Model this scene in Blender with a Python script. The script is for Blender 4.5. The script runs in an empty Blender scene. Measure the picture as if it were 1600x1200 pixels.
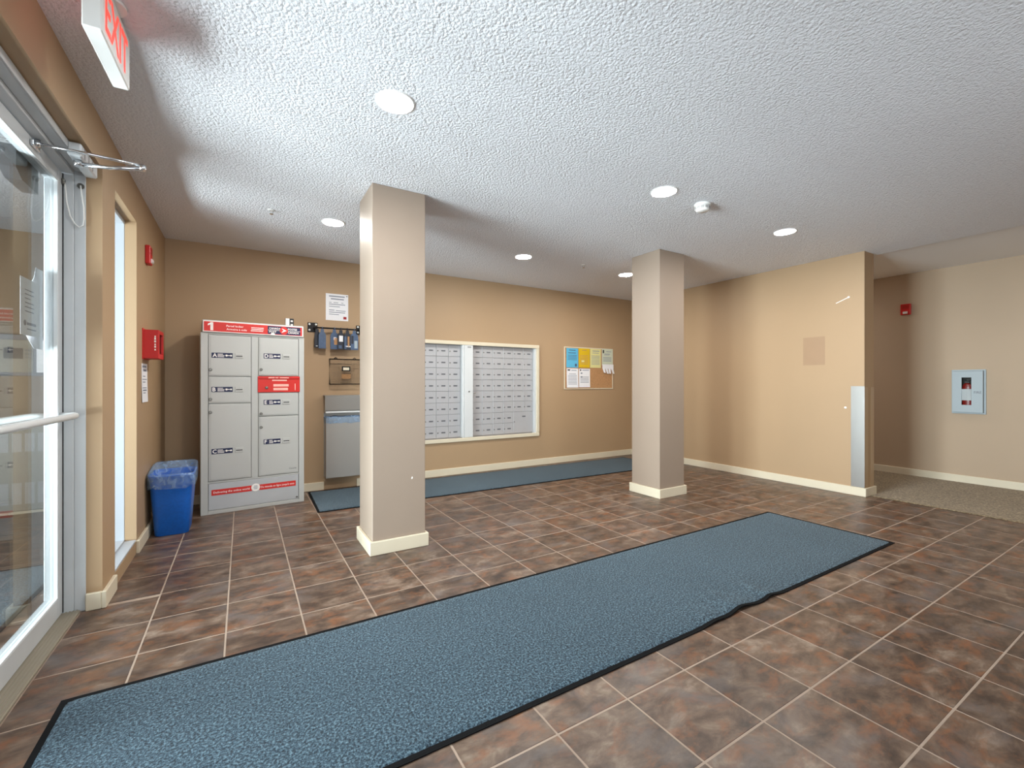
import bpy, math, random
from mathutils import Vector, Matrix

SC = bpy.context.scene
COL = SC.collection
random.seed(7)

# ------------------------------------------------------------------ camera
cam_data = bpy.data.cameras.new('camera')
cam = bpy.data.objects.new('camera', cam_data)
COL.objects.link(cam)
cam_data.sensor_fit = 'HORIZONTAL'
cam_data.sensor_width = 36.0
cam_data.lens = 36.0 * 694.986 / 1600.0
cam_data.shift_y = -1.07 / 1600.0
cam_data.clip_start = 0.02
cam.location = (0.3705, -2.3462, 1.1071)
cam.rotation_euler = (math.radians(90), 0, math.radians(-31.1615))
SC.camera = cam

# ------------------------------------------------------------------ world, daylight, exposure
world = bpy.data.worlds.new('overcast_sky')
SC.world = world
world.use_nodes = True
bg = world.node_tree.nodes['Background']
bg.inputs[0].default_value = (0.80, 0.90, 1.0, 1)
bg.inputs[1].default_value = 0.8


def daylight(name, loc, rot, sx, sy, power, color=(0.93, 0.96, 1.0), spread=180):
    d = bpy.data.lights.new(name, 'AREA')
    d.shape = 'RECTANGLE'
    d.size, d.size_y = sx, sy
    d.energy = power
    d.color = color
    d.spread = math.radians(spread)
    o = bpy.data.objects.new(name, d)
    o.location = loc
    o.rotation_euler = rot
    COL.objects.link(o)
    return o


# overcast daylight outside the street doors of the vestibule, then two added fill lights
daylight('daylight_street_doors', (-2.75, -0.55, 1.2), (0, math.radians(-90), 0), 2.1, 2.0, 390, spread=105)
daylight('fill_low_uplight', (-2.70, -0.50, 0.20), (0, math.radians(-140), 0), 0.5, 4.8, 470, spread=170)  # added low uplight that brightens the lobby ceiling
daylight('fill_front_window', (1.7, -4.75, 1.45), (math.radians(90), 0, 0), 3.2, 1.7, 75, spread=160)  # added fill behind the viewpoint, beyond an assumed window

SC.view_settings.view_transform = 'Standard'
SC.view_settings.look = 'None'
SC.view_settings.gamma = 1.0
SC.view_settings.use_curve_mapping = False
SC.view_settings.exposure = 0.14
SC.cycles.use_denoising = True
SC.cycles.max_bounces = 10
SC.cycles.diffuse_bounces = 6
SC.cycles.glossy_bounces = 4
SC.cycles.transparent_max_bounces = 12
SC.cycles.sample_clamp_indirect = 6.0
SC.cycles.caustics_reflective = False
SC.cycles.caustics_refractive = False
LAMP = 300.0       # emission strength of the downlight lenses

# ------------------------------------------------------------------ helpers: meshes
H = 2.40          # ceiling height
T = 0.305         # floor tile pitch


class MB:
    """collects faces and builds ONE mesh object"""

    def __init__(self):
        self.v = []
        self.f = []
        self.m = []
        self.s = []

    def add(self, verts, faces, mi=0, smooth=False):
        b = len(self.v)
        self.v += [tuple(p) for p in verts]
        self.f += [tuple(i + b for i in f) for f in faces]
        self.m += [mi] * len(faces)
        self.s += [smooth] * len(faces)
        return self

    def box(self, x0, x1, y0, y1, z0, z1, mi=0, c=0.0):
        if x0 > x1: x0, x1 = x1, x0
        if y0 > y1: y0, y1 = y1, y0
        if z0 > z1: z0, z1 = z1, z0
        if c <= 0:
            v = [(x0, y0, z0), (x1, y0, z0), (x1, y1, z0), (x0, y1, z0),
                 (x0, y0, z1), (x1, y0, z1), (x1, y1, z1), (x0, y1, z1)]
            f = [(0, 3, 2, 1), (4, 5, 6, 7), (0, 1, 5, 4), (1, 2, 6, 5), (2, 3, 7, 6), (3, 0, 4, 7)]
            return self.add(v, f, mi)
        # chamfered box: 24 vertices
        v = []
        idx = {}
        for sx in (0, 1):
            for sy in (0, 1):
                for sz in (0, 1):
                    X, Y, Z = (x0, x1)[sx], (y0, y1)[sy], (z0, z1)[sz]
                    dx, dy, dz = (c, -c)[sx], (c, -c)[sy], (c, -c)[sz]
                    for ax, p in enumerate([(X, Y + dy, Z + dz), (X + dx, Y, Z + dz), (X + dx, Y + dy, Z)]):
                        idx[(sx, sy, sz, ax)] = len(v)
                        v.append(p)
        f = []
        g = lambda a, b, cc, ax: idx[(a, b, cc, ax)]
        for s in (0, 1):
            q = [g(s, 0, 0, 0), g(s, 1, 0, 0), g(s, 1, 1, 0), g(s, 0, 1, 0)]
            f.append(q if s else q[::-1])
            q = [g(0, s, 0, 1), g(0, s, 1, 1), g(1, s, 1, 1), g(1, s, 0, 1)]
            f.append(q if s else q[::-1])
            q = [g(0, 0, s, 2), g(1, 0, s, 2), g(1, 1, s, 2), g(0, 1, s, 2)]
            f.append(q if s else q[::-1])
        for a in (0, 1):
            for b in (0, 1):
                q = [g(a, b, 0, 0), g(a, b, 1, 0), g(a, b, 1, 1), g(a, b, 0, 1)]
                f.append(q if (a ^ b) else q[::-1])
                q = [g(a, 0, b, 0), g(a, 1, b, 0), g(a, 1, b, 2), g(a, 0, b, 2)]
                f.append(q[::-1] if (a ^ b) else q)
                q = [g(0, a, b, 1), g(1, a, b, 1), g(1, a, b, 2), g(0, a, b, 2)]
                f.append(q if (a ^ b) else q[::-1])
        for a in (0, 1):
            for b in (0, 1):
                for d in (0, 1):
                    q = [g(a, b, d, 0), g(a, b, d, 1), g(a, b, d, 2)]
                    f.append(q if (a + b + d) % 2 else q[::-1])
        return self.add(v, f, mi)

    def prism(self, outline, axis, a, b, mi=0):
        """outline: 2-D points; axis 'x','y','z' is the extrusion axis from a to b"""
        n = len(outline)
        def P(p, t):
            return {'x': (t, p[0], p[1]), 'y': (p[0], t, p[1]), 'z': (p[0], p[1], t)}[axis]
        v = [P(p, a) for p in outline] + [P(p, b) for p in outline]
        f = [tuple(range(n))[::-1], tuple(range(n, 2 * n))]
        f += [(i, (i + 1) % n, n + (i + 1) % n, n + i) for i in range(n)]
        return self.add(v, f, mi)

    def lathe(self, prof, origin=(0, 0, 0), axis='z', n=24, mi=0, smooth=True, caps=True):
        ox, oy, oz = origin
        v = []
        for r, h in prof:
            for k in range(n):
                a = 2 * math.pi * k / n
                p, q = r * math.cos(a), r * math.sin(a)
                v.append({'z': (ox + p, oy + q, oz + h), 'x': (ox + h, oy + p, oz + q), 'y': (ox + p, oy + h, oz + q)}[axis])
        f = []
        m = len(prof)
        for i in range(m - 1):
            for k in range(n):
                k2 = (k + 1) % n
                f.append((i * n + k, i * n + k2, (i + 1) * n + k2, (i + 1) * n + k))
        self.add(v, f, mi, smooth)
        if caps:
            b = len(self.v) - len(v)
            self.f += [tuple(b + k for k in range(n))[::-1], tuple(b + (m - 1) * n + k for k in range(n))]
            self.m += [mi, mi]
            self.s += [False, False]
        return self

    def tube(self, pts, r, n=8, mi=0, closed=False, rads=None):
        pts = [Vector(p) for p in pts]
        N = len(pts)
        v = []
        up = Vector((0.13, 0.21, 0.97)).normalized()
        for i, p in enumerate(pts):
            a = pts[(i - 1) % N] if (closed or i > 0) else p
            b = pts[(i + 1) % N] if (closed or i < N - 1) else p
            t = (b - a).normalized()
            s = t.cross(up)
            if s.length < 1e-3:
                s = t.cross(Vector((1, 0, 0)))
            s.normalize()
            u = s.cross(t)
            rr = rads[i] if rads else r
            for k in range(n):
                an = 2 * math.pi * k / n
                v.append(p + s * (rr * math.cos(an)) + u * (rr * math.sin(an)))
        f = []
        for i in range(N if closed else N - 1):
            j = (i + 1) % N
            for k in range(n):
                k2 = (k + 1) % n
                f.append((i * n + k, i * n + k2, j * n + k2, j * n + k))
        if not closed:
            f.append(tuple(range(n))[::-1])
            f.append(tuple((N - 1) * n + k for k in range(n)))
        return self.add(v, f, mi, True)

    def text(self, s, origin, right, up, height, width=None, depth=0.0006, bold=0.0, mi=0, align='LEFT'):
        """lettering laid on a surface; height is the cap height, width (optional) squeezes the line"""
        cu = bpy.data.curves.new('lettering', 'FONT')
        cu.body = s
        cu.size = 1.0
        cu.offset = bold
        cu.resolution_u = 2
        ob = bpy.data.objects.new('lettering', cu)
        me = bpy.data.meshes.new_from_object(ob)
        vs = [Vector(p.co) for p in me.vertices]
        fs = [tuple(p.vertices) for p in me.polygons]
        bpy.data.objects.remove(ob)
        bpy.data.curves.remove(cu)
        bpy.data.meshes.remove(me)
        if not vs:
            return self
        k = height / 0.69
        x0 = min(p.x for p in vs)
        x1 = max(p.x for p in vs)
        kx = k if width is None else width / (x1 - x0)
        off = {'LEFT': x0, 'CENTER': (x0 + x1) / 2, 'RIGHT': x1}[align]
        right, up, origin = Vector(right), Vector(up), Vector(origin)
        nrm = right.cross(up)
        vv = [origin + right * ((p.x - off) * kx) + up * (p.y * k) + nrm * depth for p in vs]
        return self.add(vv, fs, mi)

    def build(self, name, mats, parent=None, loc=None, recalc=True):
        me = bpy.data.meshes.new(name)
        me.from_pydata([tuple(p) for p in self.v], [], self.f)
        for i, p in enumerate(me.polygons):
            p.material_index = self.m[i]
            p.use_smooth = self.s[i]
        if not isinstance(mats, (list, tuple)):
            mats = [mats]
        for m in mats:
            me.materials.append(m)
        if recalc:
            import bmesh
            bm = bmesh.new()
            bm.from_mesh(me)
            bmesh.ops.recalc_face_normals(bm, faces=bm.faces)
            bm.to_mesh(me)
            bm.free()
        me.update()
        o = bpy.data.objects.new(name, me)
        COL.objects.link(o)
        if parent is not None:
            o.parent = parent
        if loc is not None:
            o.location = loc
        return o


def thing(name, label, cat, loc=(0, 0, 0), rz=0.0, group=None, kind=None):
    o = bpy.data.objects.new(name, None)
    o.empty_display_size = 0.05
    o.location = loc
    o.rotation_euler = (0, 0, rz)
    COL.objects.link(o)
    return tag(o, label, cat, group, kind)


def tag(o, label=None, cat=None, group=None, kind=None):
    if label: o['label'] = label
    if cat: o['category'] = cat
    if group: o['group'] = group
    if kind: o['kind'] = kind
    return o


def clone(src, name, parent, loc=(0, 0, 0)):
    o = src.copy()
    o.name = name
    COL.objects.link(o)
    o.parent = parent
    o.location = loc
    return o


# ------------------------------------------------------------------ helpers: materials
def lin(c):
    r = []
    for u in c:
        u /= 255.0
        r.append(u / 12.92 if u <= 0.04045 else ((u + 0.055) / 1.055) ** 2.4)
    return (*r, 1.0)


def mat(name, rgb, rough=0.5, metal=0.0, bump=0.0, bscale=100.0, var=0.0, vscale=6.0, spec=None, aniso=None):
    """procedural principled material: noise driven relief and slight colour variation"""
    m = bpy.data.materials.new(name)
    m.use_nodes = True
    nt = m.node_tree
    p = nt.nodes['Principled BSDF']
    p.inputs['Roughness'].default_value = rough
    p.inputs['Metallic'].default_value = metal
    if spec is not None:
        p.inputs['Specular IOR Level'].default_value = spec
    tc = nt.nodes.new('ShaderNodeTexCoord')
    base = lin(rgb)
    if var > 0:
        n = nt.nodes.new('ShaderNodeTexNoise')
        n.inputs['Scale'].default_value = vscale
        n.inputs['Detail'].default_value = 4
        nt.links.new(tc.outputs['Object'], n.inputs['Vector'])
        r = nt.nodes.new('ShaderNodeValToRGB')
        r.color_ramp.elements[0].position = 0.3
        r.color_ramp.elements[1].position = 0.7
        r.color_ramp.elements[0].color = tuple(max(0, c * (1 - var)) for c in base[:3]) + (1,)
        r.color_ramp.elements[1].color = tuple(min(1, c * (1 + var)) for c in base[:3]) + (1,)
        nt.links.new(n.outputs['Fac'], r.inputs['Fac'])
        nt.links.new(r.outputs['Color'], p.inputs['Base Color'])
    else:
        p.inputs['Base Color'].default_value = base
    if bump > 0:
        n = nt.nodes.new('ShaderNodeTexNoise')
        n.inputs['Scale'].default_value = bscale
        n.inputs['Detail'].default_value = 3
        if aniso:
            mp = nt.nodes.new('ShaderNodeMapping')
            mp.inputs['Scale'].default_value = aniso
            nt.links.new(tc.outputs['Object'], mp.inputs['Vector'])
            nt.links.new(mp.outputs['Vector'], n.inputs['Vector'])
        else:
            nt.links.new(tc.outputs['Object'], n.inputs['Vector'])
        b = nt.nodes.new('ShaderNodeBump')
        b.inputs['Strength'].default_value = bump
        b.inputs['Distance'].default_value = 0.002
        nt.links.new(n.outputs['Fac'], b.inputs['Height'])
        nt.links.new(b.outputs['Normal'], p.inputs['Normal'])
    return m


def mat_popcorn(name, rgb, scale=84.0, strength=1.0, dist=0.0095):
    m = mat(name, rgb, 0.9)
    nt = m.node_tree
    p = nt.nodes['Principled BSDF']
    tc = nt.nodes.new('ShaderNodeTexCoord')
    n = nt.nodes.new('ShaderNodeTexNoise')
    n.inputs['Scale'].default_value = scale
    n.inputs['Detail'].default_value = 5
    n.inputs['Roughness'].default_value = 0.6
    v = nt.nodes.new('ShaderNodeTexVoronoi')
    v.inputs['Scale'].default_value = scale * 0.9
    a = nt.nodes.new('ShaderNodeMath')
    a.operation = 'SUBTRACT'
    nt.links.new(tc.outputs['Object'], n.inputs['Vector'])
    nt.links.new(tc.outputs['Object'], v.inputs['Vector'])
    nt.links.new(n.outputs['Fac'], a.inputs[0])
    mul = nt.nodes.new('ShaderNodeMath')
    mul.operation = 'MULTIPLY'
    mul.inputs[1].default_value = 0.45
    nt.links.new(v.outputs['Distance'], mul.inputs[0])
    nt.links.new(mul.outputs[0], a.inputs[1])
    b = nt.nodes.new('ShaderNodeBump')
    b.inputs['Strength'].default_value = strength
    b.inputs['Distance'].default_value = dist
    nt.links.new(a.outputs[0], b.inputs['Height'])
    nt.links.new(b.outputs['Normal'], p.inputs['Normal'])
    return m


def mat_tile(name):
    m = bpy.data.materials.new(name)
    m.use_nodes = True
    nt = m.node_tree
    L = nt.links.new
    p = nt.nodes['Principled BSDF']
    p.inputs['Specular IOR Level'].default_value = 0.4
    tc = nt.nodes.new('ShaderNodeTexCoord')
    oi = nt.nodes.new('ShaderNodeObjectInfo')
    sc = nt.nodes.new('ShaderNodeVectorMath')
    sc.operation = 'SCALE'
    sc.inputs[0].default_value = (37.0, 53.0, 11.0)
    L(oi.outputs['Random'], sc.inputs['Scale'])
    ad = nt.nodes.new('ShaderNodeVectorMath')
    ad.operation = 'ADD'
    L(tc.outputs['Object'], ad.inputs[0])
    L(sc.outputs['Vector'], ad.inputs[1])
    mp = nt.nodes.new('ShaderNodeMapping')
    mp.inputs['Scale'].default_value = (1.0, 1.55, 1.0)
    L(ad.outputs['Vector'], mp.inputs['Vector'])

    def noise(scale, det, rgh=0.6, dist=0.0, off=0.0):
        n = nt.nodes.new('ShaderNodeTexNoise')
        n.inputs['Scale'].default_value = scale
        n.inputs['Detail'].default_value = det
        n.inputs['Roughness'].default_value = rgh
        n.inputs['Distortion'].default_value = dist
        if off:
            a = nt.nodes.new('ShaderNodeVectorMath')
            a.operation = 'ADD'
            a.inputs[1].default_value = (off, off * 1.7, off * .3)
            L(mp.outputs['Vector'], a.inputs[0])
            L(a.outputs['Vector'], n.inputs['Vector'])
        else:
            L(mp.outputs['Vector'], n.inputs['Vector'])
        return n
    n1 = noise(7.5, 6, 0.64, 0.35)
    r1 = nt.nodes.new('ShaderNodeValToRGB')
    e = r1.color_ramp.elements
    e[0].position, e[0].color = 0.30, lin((56, 44, 38))
    e[1].position, e[1].color = 0.72, lin((154, 136, 120))
    x = e.new(0.44); x.color = lin((88, 69, 57))
    x = e.new(0.57); x.color = lin((116, 95, 80))
    L(n1.outputs['Fac'], r1.inputs['Fac'])
    # rusty clouds
    n2 = noise(8.5, 7, 0.66, 0.5, 5.3)
    r2 = nt.nodes.new('ShaderNodeValToRGB')
    r2.color_ramp.elements[0].position = 0.51
    r2.color_ramp.elements[1].position = 0.68
    r2.color_ramp.elements[1].color = (0.75, 0.75, 0.75, 1)
    L(n2.outputs['Fac'], r2.inputs['Fac'])
    mx = nt.nodes.new('ShaderNodeMixRGB')
    mx.inputs['Color2'].default_value = lin((140, 88, 55))
    L(r2.outputs['Color'], mx.inputs['Fac'])
    L(r1.outputs['Color'], mx.inputs['Color1'])
    # slate grey clouds
    n3 = noise(4.0, 6, 0.6, 0.4, 12.7)
    r3 = nt.nodes.new('ShaderNodeValToRGB')
    r3.color_ramp.elements[0].position = 0.52
    r3.color_ramp.elements[1].position = 0.72
    r3.color_ramp.elements[1].color = (0.7, 0.7, 0.7, 1)
    L(n3.outputs['Fac'], r3.inputs['Fac'])
    mx2 = nt.nodes.new('ShaderNodeMixRGB')
    mx2.inputs['Color2'].default_value = lin((110, 103, 102))
    L(r3.outputs['Color'], mx2.inputs['Fac'])
    L(mx.outputs['Color'], mx2.inputs['Color1'])
    # tile to tile brightness
    br = nt.nodes.new('ShaderNodeMapRange')
    br.inputs['To Min'].default_value = 0.68
    br.inputs['To Max'].default_value = 0.90
    L(oi.outputs['Random'], br.inputs['Value'])
    sc2 = nt.nodes.new('ShaderNodeVectorMath')
    sc2.operation = 'SCALE'
    L(mx2.outputs['Color'], sc2.inputs[0])
    L(br.outputs['Result'], sc2.inputs['Scale'])
    L(sc2.outputs['Vector'], p.inputs['Base Color'])
    n4 = noise(30, 3)
    rr = nt.nodes.new('ShaderNodeMapRange')
    rr.inputs['To Min'].default_value = 0.28
    rr.inputs['To Max'].default_value = 0.48
    L(n4.outputs['Fac'], rr.inputs['Value'])
    L(rr.outputs['Result'], p.inputs['Roughness'])
    b = nt.nodes.new('ShaderNodeBump')
    b.inputs['Strength'].default_value = 0.10
    b.inputs['Distance'].default_value = 0.0015
    L(n1.outputs['Fac'], b.inputs['Height'])
    L(b.outputs['Normal'], p.inputs['Normal'])
    return m


def mat_pile(name, dark, mid, light, scale=170.0, bump=0.8, dist=0.004, rough=0.95):
    m = bpy.data.materials.new(name)
    m.use_nodes = True
    nt = m.node_tree
    L = nt.links.new
    p = nt.nodes['Principled BSDF']
    p.inputs['Roughness'].default_value = rough
    p.inputs['Specular IOR Level'].default_value = 0.1
    p.inputs['Sheen Weight'].default_value = 0.15
    tc = nt.nodes.new('ShaderNodeTexCoord')
    n = nt.nodes.new('ShaderNodeTexNoise')
    n.inputs['Scale'].default_value = scale
    n.inputs['Detail'].default_value = 3
    n.inputs['Roughness'].default_value = 0.8
    L(tc.outputs['Object'], n.inputs['Vector'])
    r = nt.nodes.new('ShaderNodeValToRGB')
    e = r.color_ramp.elements
    e[0].position, e[0].color = 0.36, lin(dark)
    e[1].position, e[1].color = 0.66, lin(light)
    x = e.new(0.5); x.color = lin(mid)
    L(n.outputs['Fac'], r.inputs['Fac'])
    n2 = nt.nodes.new('ShaderNodeTexNoise')
    n2.inputs['Scale'].default_value = 2.2
    n2.inputs['Detail'].default_value = 3
    L(tc.outputs['Object'], n2.inputs['Vector'])
    mr = nt.nodes.new('ShaderNodeMapRange')
    mr.inputs['To Min'].default_value = 0.85
    mr.inputs['To Max'].default_value = 1.15
    L(n2.outputs['Fac'], mr.inputs['Value'])
    s = nt.nodes.new('ShaderNodeVectorMath')
    s.operation = 'SCALE'
    L(r.outputs['Color'], s.inputs[0])
    L(mr.outputs['Result'], s.inputs['Scale'])
    L(s.outputs['Vector'], p.inputs['Base Color'])
    b = nt.nodes.new('ShaderNodeBump')
    b.inputs['Strength'].default_value = bump
    b.inputs['Distance'].default_value = dist
    L(n.outputs['Fac'], b.inputs['Height'])
    L(b.outputs['Normal'], p.inputs['Normal'])
    return m


def mat_glass(name, tint=(0.75, 0.8, 0.8), refl=1.45, rough=0.0):
    """thin pane: straight-through transmission plus a Fresnel reflection"""
    m = bpy.data.materials.new(name)
    m.use_nodes = True
    nt = m.node_tree
    nt.nodes.clear()
    out = nt.nodes.new('ShaderNodeOutputMaterial')
    tr = nt.nodes.new('ShaderNodeBsdfTransparent')
    tr.inputs['Color'].default_value = (*tint, 1)
    gl = nt.nodes.new('ShaderNodeBsdfGlossy')
    gl.inputs['Roughness'].default_value = rough
    fr = nt.nodes.new('ShaderNodeFresnel')
    # same reflectance on both faces of the thin pane
    ge = nt.nodes.new('ShaderNodeNewGeometry')
    mr = nt.nodes.new('ShaderNodeMapRange')
    mr.inputs['To Min'].default_value = refl
    mr.inputs['To Max'].default_value = 1.0 / refl
    nt.links.new(ge.outputs['Backfacing'], mr.inputs['Value'])
    nt.links.new(mr.outputs['Result'], fr.inputs['IOR'])
    mx = nt.nodes.new('ShaderNodeMixShader')
    nt.links.new(fr.outputs[0], mx.inputs[0])
    nt.links.new(tr.outputs[0], mx.inputs[1])
    nt.links.new(gl.outputs[0], mx.inputs[2])
    nt.links.new(mx.outputs[0], out.inputs['Surface'])
    return m


def mat_emit(name, color, strength):
    m = mat(name, (250, 250, 250), 0.4)
    p = m.node_tree.nodes['Principled BSDF']
    p.inputs['Emission Color'].default_value = (*color, 1)
    p.inputs['Emission Strength'].default_value = strength
    return m


M = {}
M['wall'] = mat('tan_wall_paint', (170, 142, 110), 0.55, bump=0.10, bscale=220, var=0.02, vscale=1.5)
M['pillar'] = mat('pillar_paint', (152, 135, 120), 0.55, bump=0.10, bscale=220, var=0.02, vscale=2)
M['wall_hall'] = mat('hall_wall_paint', (178, 156, 132), 0.6, bump=0.10, bscale=220, var=0.02, vscale=1.5)
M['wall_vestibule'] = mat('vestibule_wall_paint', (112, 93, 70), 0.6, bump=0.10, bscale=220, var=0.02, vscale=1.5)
M['ceiling'] = mat_popcorn('popcorn_ceiling', (232, 233, 238))
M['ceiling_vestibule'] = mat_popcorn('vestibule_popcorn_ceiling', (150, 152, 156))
M['ceiling_smooth'] = mat('smooth_ceiling_paint', (238, 239, 242), 0.85, bump=0.08, bscale=120)
M['base'] = mat('cream_baseboard_paint', (214, 203, 180), 0.45, bump=0.04, bscale=60, var=0.02)
M['tile'] = mat_tile('slate_look_tile')
M['grout'] = mat('pale_grout', (160, 142, 127), 0.9, bump=0.3, bscale=300, var=0.06, vscale=12)
M['mat'] = mat_pile('blue_mat_pile', (6, 15, 25), (47, 67, 81), (102, 127, 140), scale=120)
M['rubber'] = mat('black_rubber', (12, 13, 15), 0.9, bump=0.2, bscale=200, spec=0.15)
M['carpet'] = mat_pile('brown_hall_carpet', (92, 78, 58), (122, 106, 82), (158, 142, 114), scale=60, bump=0.4)
M['alu'] = mat('grey_aluminium', (200, 204, 207), 0.38, 0.12, bump=0.04, bscale=80, aniso=(1, 1, 30), var=0.03)
M['alu_light'] = mat('pale_aluminium', (214, 217, 218), 0.35, 0.1, bump=0.03, bscale=60)
M['bronze'] = mat('bronze_threshold', (152, 143, 126), 0.4, 0.3, bump=0.04, bscale=60, var=0.04)
M['white_frame'] = mat('white_window_frame', (180, 185, 192), 0.4, bump=0.02, bscale=60)
M['glass'] = mat_glass('door_glass', (0.80, 0.83, 0.83), 1.5)
M['glass_clear'] = mat_glass('clear_glass', (0.9, 0.92, 0.92), 1.4)
M['steel'] = mat('brushed_stainless', (190, 190, 188), 0.28, 0.95, bump=0.15, bscale=300, aniso=(1, 1, 0.02))
M['steel_dull'] = mat('satin_stainless', (168, 165, 160), 0.40, 0.55, bump=0.1, bscale=200, aniso=(0.03, 1, 1))
M['chrome'] = mat('chrome_metal', (215, 217, 220), 0.15, 0.95, bump=0.01)
M['locker'] = mat('grey_locker_enamel', (184, 185, 182), 0.4, bump=0.05, bscale=300, var=0.01)
M['locker_panel'] = mat('grey_locker_kick_panel', (184, 187, 190), 0.33, 0.15, bump=0.06, bscale=30, var=0.03)
M['red'] = mat('red_enamel', (196, 30, 28), 0.45, var=0.03, vscale=9)
M['red_sticker'] = mat('red_sticker', (206, 40, 32), 0.5, var=0.02)
M['navy'] = mat('navy_sticker', (15, 26, 68), 0.5, var=0.03)
M['white_print'] = mat('white_print', (244, 240, 236), 0.6, var=0.01)
M['pale_print'] = mat('pale_pink_print', (240, 186, 174), 0.6, var=0.02)
M['black_print'] = mat('black_print', (40, 40, 44), 0.6, var=0.02)
M['grey_print'] = mat('grey_print', (130, 136, 150), 0.7, var=0.04)
M['lock'] = mat('nickel_lock', (120, 118, 112), 0.35, 0.8, var=0.1, vscale=40)
M['dark_slot'] = mat('dark_recess', (30, 30, 31), 0.7, var=0.1, vscale=30)
M['mailbox'] = mat('silver_mailbox_enamel', (180, 180, 183), 0.42, 0.2, bump=0.05, bscale=150, var=0.02)
M['mail_plate'] = mat('grey_number_plate', (96, 97, 102), 0.5, var=0.06, vscale=60)
M['black_metal'] = mat('black_iron', (24, 22, 24), 0.5, 0.5, bump=0.1, bscale=200)
M['bin_blue'] = mat('blue_plastic', (18, 96, 190), 0.38, bump=0.12, bscale=350, var=0.08, vscale=60)
M['paper'] = mat('white_paper', (232, 232, 236), 0.8, bump=0.1, bscale=25)
M['paper_blue'] = mat('blue_paper', (92, 178, 214), 0.8, bump=0.1, bscale=25)
M['paper_gold'] = mat('golden_paper', (214, 178, 10), 0.8, bump=0.1, bscale=25)
M['paper_yellow'] = mat('pale_yellow_paper', (216, 210, 146), 0.8, bump=0.1, bscale=25)
M['paper_green'] = mat('pale_grey_green_paper', (196, 202, 182), 0.8, bump=0.1, bscale=25)
M['cork'] = mat('cork', (178, 134, 92), 0.9, bump=0.4, bscale=160, var=0.16, vscale=70)
M['tag_blue'] = mat('blue_hanger_card', (68, 88, 118), 0.5, var=0.12, vscale=30)
M['tag_dark'] = mat('dark_hanger_card', (36, 40, 52), 0.5, var=0.1, vscale=30)
M['lamp'] = mat_emit('downlight_lens', (1.0, 0.965, 0.905), LAMP)
M['plastic_white'] = mat('white_plastic', (232, 232, 230), 0.45, bump=0.02)
M['vent_grey'] = mat('detector_vent_grey', (150, 150, 150), 0.6, var=0.05)
M['charcoal'] = mat('charcoal_housing', (52, 52, 54), 0.5, bump=0.1, bscale=120)
M['cable'] = mat('white_cable', (236, 236, 234), 0.4, bump=0.02)
M['cabinet'] = mat('grey_blue_cabinet_enamel', (158, 170, 177), 0.45, bump=0.05, bscale=80)
M['ext_red'] = mat('extinguisher_red', (150, 22, 20), 0.3, var=0.03)
M['patch'] = mat('darker_paint_patch', (158, 128, 99), 0.5, bump=0.1, bscale=200, var=0.02)
M['tan_plastic'] = mat('tan_corner_guard', (174, 146, 112), 0.3, bump=0.03)
M['exit_red'] = mat_emit('exit_sign_red', (1.0, 0.09, 0.06), 0.9)
M['exit_red'].node_tree.nodes['Principled BSDF'].inputs['Base Color'].default_value = lin((220, 40, 34))
M['heater'] = mat('vestibule_heater_enamel', (126, 122, 112), 0.5, bump=0.03)


def mat_liner():
    m = bpy.data.materials.new('clear_blue_bin_liner')
    m.use_nodes = True
    nt = m.node_tree
    nt.nodes.clear()
    out = nt.nodes.new('ShaderNodeOutputMaterial')
    tr = nt.nodes.new('ShaderNodeBsdfTransparent')
    tr.inputs['Color'].default_value = (0.80, 0.88, 0.97, 1)
    pb = nt.nodes.new('ShaderNodeBsdfPrincipled')
    pb.inputs['Base Color'].default_value = lin((176, 206, 240))
    pb.inputs['Roughness'].default_value = 0.25
    n = nt.nodes.new('ShaderNodeTexNoise')
    n.inputs['Scale'].default_value = 22
    n.inputs['Distortion'].default_value = 1.2
    tc = nt.nodes.new('ShaderNodeTexCoord')
    nt.links.new(tc.outputs['Object'], n.inputs['Vector'])
    mr = nt.nodes.new('ShaderNodeMapRange')
    mr.inputs['From Min'].default_value = 0.35
    mr.inputs['From Max'].default_value = 0.7
    mr.inputs['To Min'].default_value = 0.12
    mr.inputs['To Max'].default_value = 0.42
    nt.links.new(n.outputs['Fac'], mr.inputs['Value'])
    mx = nt.nodes.new('ShaderNodeMixShader')
    nt.links.new(mr.outputs['Result'], mx.inputs[0])
    nt.links.new(tr.outputs[0], mx.inputs[1])
    nt.links.new(pb.outputs[0], mx.inputs[2])
    b = nt.nodes.new('ShaderNodeBump')
    b.inputs['Strength'].default_value = 0.8
    b.inputs['Distance'].default_value = 0.01
    nt.links.new(n.outputs['Fac'], b.inputs['Height'])
    nt.links.new(b.outputs['Normal'], pb.inputs['Normal'])
    nt.links.new(mx.outputs[0], out.inputs['Surface'])
    return m


M['liner'] = mat_liner()

# ------------------------------------------------------------------ the setting
XL, XP, XF = -0.225, 5.5634, 7.245       # left wall, partition face, hall far wall
YB, YS = 2.637, -4.2                     # back wall, wall behind the camera
YPE = -0.410                             # free end of the partition
YD = 0.586                               # door recess edge
S0, S1 = 0.838, 1.41                     # sidelight opening
YV = 3.05                                # end wall of the vestibule
XV = -2.45                               # street side of the vestibule


def struct(o, label=None, cat=None):
    return tag(o, label, cat, kind='structure')


# floor slab (grout bed) + tiles
fl = MB()
fl.box(XV - 0.05, 5.65, YS, YV, -0.12, -0.0010)
floor = struct(fl.build('floor', M['grout']), 'brown slate-look tiled lobby floor with pale grout joints', 'floor')

tile_cache = {}


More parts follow.
